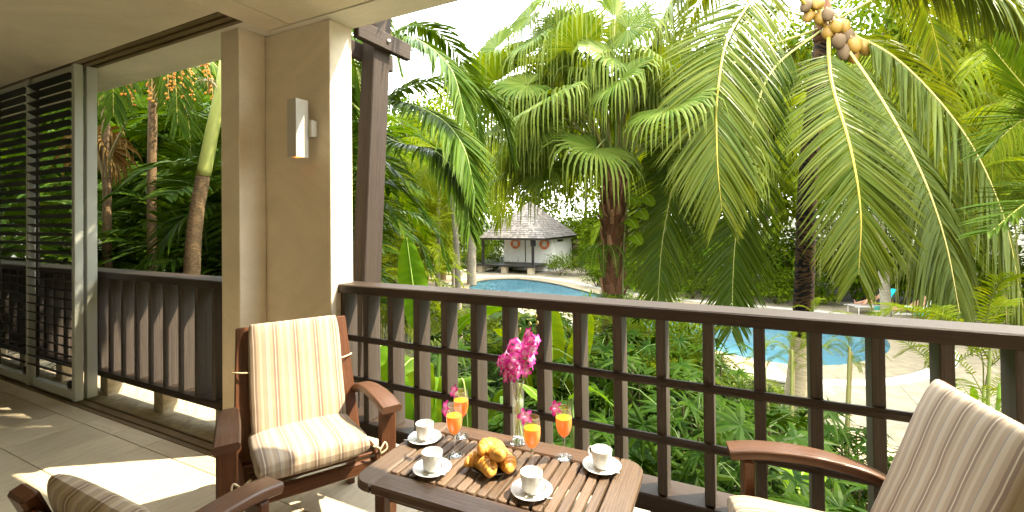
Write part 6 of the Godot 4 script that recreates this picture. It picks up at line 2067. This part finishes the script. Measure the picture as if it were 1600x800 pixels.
# ---------------------------------------------------------------- by the pool
func body(bones: Array, cell: float, blend: float, lo: Vector3, hi: Vector3) -> MB:
	# bones: [a, b, radius at a, radius at b]; the joined field is meshed as surface nets
	var nx := int((hi.x - lo.x) / cell) + 2
	var ny := int((hi.y - lo.y) / cell) + 2
	var nz := int((hi.z - lo.z) / cell) + 2
	var f := PackedFloat32Array()
	f.resize(nx * ny * nz)
	f.fill(1.0)
	for e in bones:
		var a: Vector3 = e[0]
		var b: Vector3 = e[1]
		var r := maxf(e[2], e[3]) + blend + cell * 2.0
		var mn := ((a.min(b) - Vector3.ONE * r - lo) / cell).floor()
		var mx := ((a.max(b) + Vector3.ONE * r - lo) / cell).ceil()
		var ab := b - a
		var l2 := maxf(ab.length_squared(), 1e-9)
		for x in range(maxi(0, int(mn.x)), mini(nx, int(mx.x) + 1)):
			for y in range(maxi(0, int(mn.y)), mini(ny, int(mx.y) + 1)):
				for z in range(maxi(0, int(mn.z)), mini(nz, int(mx.z) + 1)):
					var p := lo + Vector3(x, y, z) * cell
					var t := clampf((p - a).dot(ab) / l2, 0.0, 1.0)
					var d := p.distance_to(a + ab * t) - lerpf(e[2], e[3], t)
					var k := (x * ny + y) * nz + z
					var h := clampf(0.5 + 0.5 * (f[k] - d) / blend, 0.0, 1.0)
					f[k] = lerpf(f[k], d, h) - blend * h * (1.0 - h)
	var m := MB.new()
	var id := {}
	var sx := ny * nz
	for x in nx - 1:
		for y in ny - 1:
			for z in nz - 1:
				var k := (x * ny + y) * nz + z
				var c := [f[k], f[k + sx], f[k + nz], f[k + sx + nz], f[k + 1], f[k + sx + 1], f[k + nz + 1], f[k + sx + nz + 1]]
				var neg := 0
				for q in c:
					if q < 0.0:
						neg += 1
				if neg == 0 or neg == 8:
					continue
				var s := Vector3.ZERO
				var n := 0
				for e in [[0, 1], [2, 3], [4, 5], [6, 7], [0, 2], [1, 3], [4, 6], [5, 7], [0, 4], [1, 5], [2, 6], [3, 7]]:
					if (c[e[0]] < 0.0) != (c[e[1]] < 0.0):
						var t: float = c[e[0]] / (c[e[0]] - c[e[1]])
						var p0 := Vector3(e[0] & 1, (e[0] >> 1) & 1, e[0] >> 2)
						var p1 := Vector3(e[1] & 1, (e[1] >> 1) & 1, e[1] >> 2)
						s += p0.lerp(p1, t)
						n += 1
				var g := Vector3(c[1] + c[3] + c[5] + c[7] - c[0] - c[2] - c[4] - c[6], c[2] + c[3] + c[6] + c[7] - c[0] - c[1] - c[4] - c[5], c[4] + c[5] + c[6] + c[7] - c[0] - c[1] - c[2] - c[3])
				id[k] = m.vert(lo + (Vector3(x, y, z) + s / n) * cell, g.normalized(), Vector2.ZERO)
	for x in range(1, nx - 1):
		for y in range(1, ny - 1):
			for z in range(1, nz - 1):
				var k := (x * ny + y) * nz + z
				for e in [[sx, nz, 1], [nz, 1, sx], [1, sx, nz]]:
					if (f[k] < 0.0) != (f[k + e[0]] < 0.0):
						var q := [k, k - e[1], k - e[1] - e[2], k - e[2]]
						if not (id.has(q[0]) and id.has(q[1]) and id.has(q[2]) and id.has(q[3])):
							continue
						var w := [id[q[0]], id[q[1]], id[q[2]], id[q[3]]]
						var pn: Vector3 = m.n[w[0]]
						var fn: Vector3 = (m.v[w[2]] - m.v[w[0]]).cross(m.v[w[1]] - m.v[w[0]])
						if fn.dot(pn) < 0.0:
							w = [w[0], w[3], w[2], w[1]]
						m.i.append_array(PackedInt32Array([w[0], w[1], w[2], w[0], w[2], w[3]]))
	return m


func fingers(m: MB, wrist: Vector3, d: Vector3, side: Vector3):
	var dn := side.cross(d).normalized()
	for k in 5:
		var o := (k - 2.0) * 0.018
		var ln: float = [0.055, 0.075, 0.082, 0.076, 0.058][k]
		var a := wrist + d * (0.085 if k > 0 else 0.03) + side * (o if k > 0 else -0.035)
		var dd := (d + side * (0.12 * (k - 2.0) if k > 0 else -0.9)).normalized()
		m.tube([a, a + dd * ln * 0.5 - dn * 0.004, a + dd * ln * 0.85 - dn * 0.016, a + dd * ln - dn * 0.022], [0.0095, 0.009, 0.008, 0.005], 6)


func lounger(label: String, at: Vector3, turn: float, back: float) -> Node3D:
	var l := thing("sun_lounger", label, "sun lounger", at, turn, "sun loungers by the pool")
	for s in [-1.0, 1.0]:
		var b := MB.new()
		b.tube([Vector3(-1.0, 0.30, s * 0.31), Vector3(0.95, 0.30, s * 0.31)], [0.022, 0.022], 8)
		obj("side_tube", b, M["lounger frame"], l)
		for x in [-0.85, 0.7]:
			var g := MB.new()
			g.tube([Vector3(x, 0.30, s * 0.31), Vector3(x, 0.0, s * 0.31)], [0.02, 0.02], 8)
			obj("leg", g, M["lounger frame"], l)
	obj("sling", boxed(Vector3(1.2, 0.02, 0.58), Vector3(-0.38, 0.325, 0), 0.005), M["lounger sling"], l)
	var bs := Basis(Vector3.BACK, back)
	obj("backrest", boxed(Vector3(0.78, 0.025, 0.60), Vector3(0.24, 0.325, 0) + bs * Vector3(0.39, 0, 0), 0.005, bs), M["lounger sling"], l)
	return l


func build_poolside():
	var turn := deg_to_rad(26.7)
	var xf := Transform3D(Basis(UP, turn), Vector3(4.75, GY, -24.2))
	lounger("sun lounger with the raised back under the turquoise towel, by the pool", xf.origin, turn, 0.95)
	var tw := thing("towel", "turquoise towel draped over the raised lounger back", "towel", xf.origin, turn)
	var bs := Basis(Vector3.BACK, 0.95)
	obj("cloth", boxed(Vector3(0.82, 0.018, 0.68), Vector3(0.24, 0.345, 0) + bs * Vector3(0.42, 0.01, 0), 0.008, bs), M["turquoise towel"], tw)
	obj("overhang", boxed(Vector3(0.55, 0.012, 0.012), Vector3(0.05, 0.27, 0.345), 0.004), M["turquoise towel"], tw)
	obj("fold", boxed(Vector3(0.55, 0.16, 0.012), Vector3(0.05, 0.26, 0.342), 0.004), M["turquoise towel"], tw)
	var a := thing("person", "sunbather in dark swimwear reclining with one knee raised on the turquoise towel", "person", xf.origin, turn)
	var bones := [
		[Vector3(0.20, 0.46, 0), Vector3(0.40, 0.66, 0), 0.125, 0.125], [Vector3(0.40, 0.66, -0.1), Vector3(0.40, 0.66, 0.1), 0.10, 0.10], [Vector3(0.52, 0.82, -0.15), Vector3(0.52, 0.82, 0.15), 0.065, 0.065], [Vector3(0.40, 0.66, 0), Vector3(0.52, 0.82, 0), 0.115, 0.09],
		[Vector3(0.53, 0.84, 0), Vector3(0.58, 0.94, 0), 0.055, 0.05], [Vector3(0.585, 0.98, 0), Vector3(0.62, 1.05, 0), 0.082, 0.088], [Vector3(0.535, 1.02, 0), Vector3(0.515, 1.015, 0), 0.02, 0.014],
		[Vector3(0.20, 0.45, 0.09), Vector3(-0.16, 0.80, 0.10), 0.088, 0.056], [Vector3(-0.16, 0.80, 0.10), Vector3(-0.42, 0.40, 0.09), 0.058, 0.035], [Vector3(-0.42, 0.40, 0.09), Vector3(-0.60, 0.365, 0.09), 0.036, 0.024],
		[Vector3(0.20, 0.44, -0.10), Vector3(-0.24, 0.46, -0.12), 0.085, 0.056], [Vector3(-0.24, 0.46, -0.12), Vector3(-0.66, 0.385, -0.12), 0.056, 0.034], [Vector3(-0.66, 0.385, -0.12), Vector3(-0.72, 0.52, -0.12), 0.034, 0.022],
		[Vector3(0.52, 0.82, 0.19), Vector3(0.34, 0.56, 0.26), 0.05, 0.038], [Vector3(0.34, 0.56, 0.26), Vector3(0.16, 0.60, 0.10), 0.038, 0.026], [Vector3(0.16, 0.60, 0.10), Vector3(0.09, 0.61, 0.05), 0.03, 0.028],
		[Vector3(0.52, 0.82, -0.19), Vector3(0.34, 0.56, -0.26), 0.05, 0.038], [Vector3(0.34, 0.56, -0.26), Vector3(0.20, 0.62, -0.08), 0.038, 0.026], [Vector3(0.20, 0.62, -0.08), Vector3(0.15, 0.64, -0.02), 0.03, 0.028]]
	var m := body(bones, 0.022, 0.05, Vector3(-0.85, 0.25, -0.42), Vector3(0.85, 1.25, 0.42))
	fingers(m, Vector3(0.13, 0.60, 0.08), Vector3(-0.8, 0.1, -0.6).normalized(), Vector3(0.6, 0.1, -0.8).normalized())
	fingers(m, Vector3(0.17, 0.635, -0.04), Vector3(-0.6, 0.2, 0.75).normalized(), Vector3(-0.75, 0.0, -0.6).normalized())
	obj("body", m, M["skin"], a)
	obj("hair", body([[Vector3(0.625, 1.065, 0), Vector3(0.645, 1.04, 0), 0.09, 0.085]], 0.02, 0.02, Vector3(0.45, 0.9, -0.2), Vector3(0.8, 1.25, 0.2)), M["hair"], a)
	obj("swimwear", body([[Vector3(0.21, 0.46, -0.06), Vector3(0.21, 0.46, 0.06), 0.128, 0.128], [Vector3(0.17, 0.48, 0.095), Vector3(0.09, 0.56, 0.097), 0.10, 0.09], [Vector3(0.17, 0.46, -0.1), Vector3(0.05, 0.46, -0.11), 0.098, 0.085]], 0.022, 0.04, Vector3(-0.1, 0.25, -0.35), Vector3(0.45, 0.75, 0.35)), M["swimwear"], a)

	var xg := Vector3(5.45, GY, -22.9)
	lounger("nearer flat sun lounger covered with a pale towel, by the pool", xg, turn, 0.55)
	var t2 := thing("towel", "pale towel spread over the nearer sun lounger", "towel", xg, turn)
	var b2 := Basis(Vector3.BACK, 0.55)
	obj("cloth", boxed(Vector3(0.8, 0.015, 0.64), Vector3(0.24, 0.348, 0) + b2 * Vector3(0.41, 0.01, 0), 0.006, b2), M["pale towel"], t2)
	obj("fold", boxed(Vector3(0.6, 0.2, 0.012), Vector3(0.4, 0.36, 0.345), 0.004), M["turquoise towel"], t2)
	var c := thing("person", "second sunbather lying with straight legs on the nearer sun lounger", "person", xg, turn)
	bones = [
		[Vector3(0.20, 0.46, 0), Vector3(0.46, 0.58, 0), 0.12, 0.12], [Vector3(0.50, 0.61, -0.1), Vector3(0.50, 0.61, 0.1), 0.095, 0.095], [Vector3(0.66, 0.70, -0.15), Vector3(0.66, 0.70, 0.15), 0.06, 0.06], [Vector3(0.46, 0.58, 0), Vector3(0.66, 0.70, 0), 0.115, 0.085],
		[Vector3(0.68, 0.72, 0), Vector3(0.76, 0.78, 0), 0.052, 0.05], [Vector3(0.80, 0.82, 0), Vector3(0.86, 0.86, 0), 0.08, 0.086], [Vector3(0.77, 0.89, 0), Vector3(0.76, 0.91, 0), 0.02, 0.013],
		[Vector3(0.18, 0.45, 0.09), Vector3(-0.26, 0.45, 0.10), 0.088, 0.056], [Vector3(-0.26, 0.45, 0.10), Vector3(-0.70, 0.385, 0.10), 0.057, 0.034], [Vector3(-0.70, 0.385, 0.10), Vector3(-0.78, 0.51, 0.12), 0.034, 0.022],
		[Vector3(0.18, 0.45, -0.09), Vector3(-0.26, 0.46, -0.10), 0.088, 0.056], [Vector3(-0.26, 0.46, -0.10), Vector3(-0.70, 0.385, -0.09), 0.057, 0.034], [Vector3(-0.70, 0.385, -0.09), Vector3(-0.78, 0.51, -0.11), 0.034, 0.022],
		[Vector3(0.66, 0.70, 0.19), Vector3(0.42, 0.50, 0.25), 0.048, 0.037], [Vector3(0.42, 0.50, 0.25), Vector3(0.18, 0.42, 0.24), 0.037, 0.026], [Vector3(0.18, 0.42, 0.24), Vector3(0.10, 0.40, 0.24), 0.028, 0.026],
		[Vector3(0.66, 0.70, -0.19), Vector3(0.42, 0.50, -0.25), 0.048, 0.037], [Vector3(0.42, 0.50, -0.25), Vector3(0.18, 0.42, -0.24), 0.037, 0.026], [Vector3(0.18, 0.42, -0.24), Vector3(0.10, 0.40, -0.24), 0.028, 0.026]]
	m = body(bones, 0.022, 0.05, Vector3(-0.95, 0.25, -0.42), Vector3(1.05, 1.05, 0.42))
	fingers(m, Vector3(0.15, 0.415, 0.24), Vector3(-0.97, -0.2, 0).normalized(), Vector3(0, 0, 1))
	fingers(m, Vector3(0.15, 0.415, -0.24), Vector3(-0.97, -0.2, 0).normalized(), Vector3(0, 0, -1))
	obj("body", m, M["skin"], c)
	obj("hair", body([[Vector3(0.87, 0.865, 0), Vector3(0.88, 0.84, 0), 0.088, 0.084]], 0.02, 0.02, Vector3(0.7, 0.7, -0.2), Vector3(1.05, 1.05, 0.2)), M["hair"], c)
	obj("swimwear", body([[Vector3(0.21, 0.46, -0.06), Vector3(0.21, 0.46, 0.06), 0.126, 0.126], [Vector3(0.16, 0.46, 0.092), Vector3(0.06, 0.455, 0.095), 0.098, 0.088], [Vector3(0.16, 0.46, -0.092), Vector3(0.06, 0.455, -0.095), 0.098, 0.088]], 0.022, 0.04, Vector3(-0.1, 0.25, -0.35), Vector3(0.45, 0.7, 0.35)), M["pale towel"], c)

	# empty white loungers by the short palm
	var w := lounger("empty white sun lounger with its back raised, far left of the pool", Vector3(-20.9, GY, -28.3), deg_to_rad(200), 1.0)
	var w2 := copy(w, "second empty white sun lounger, right of the first one")
	w2.position = Vector3(-19.6, GY, -29.0)
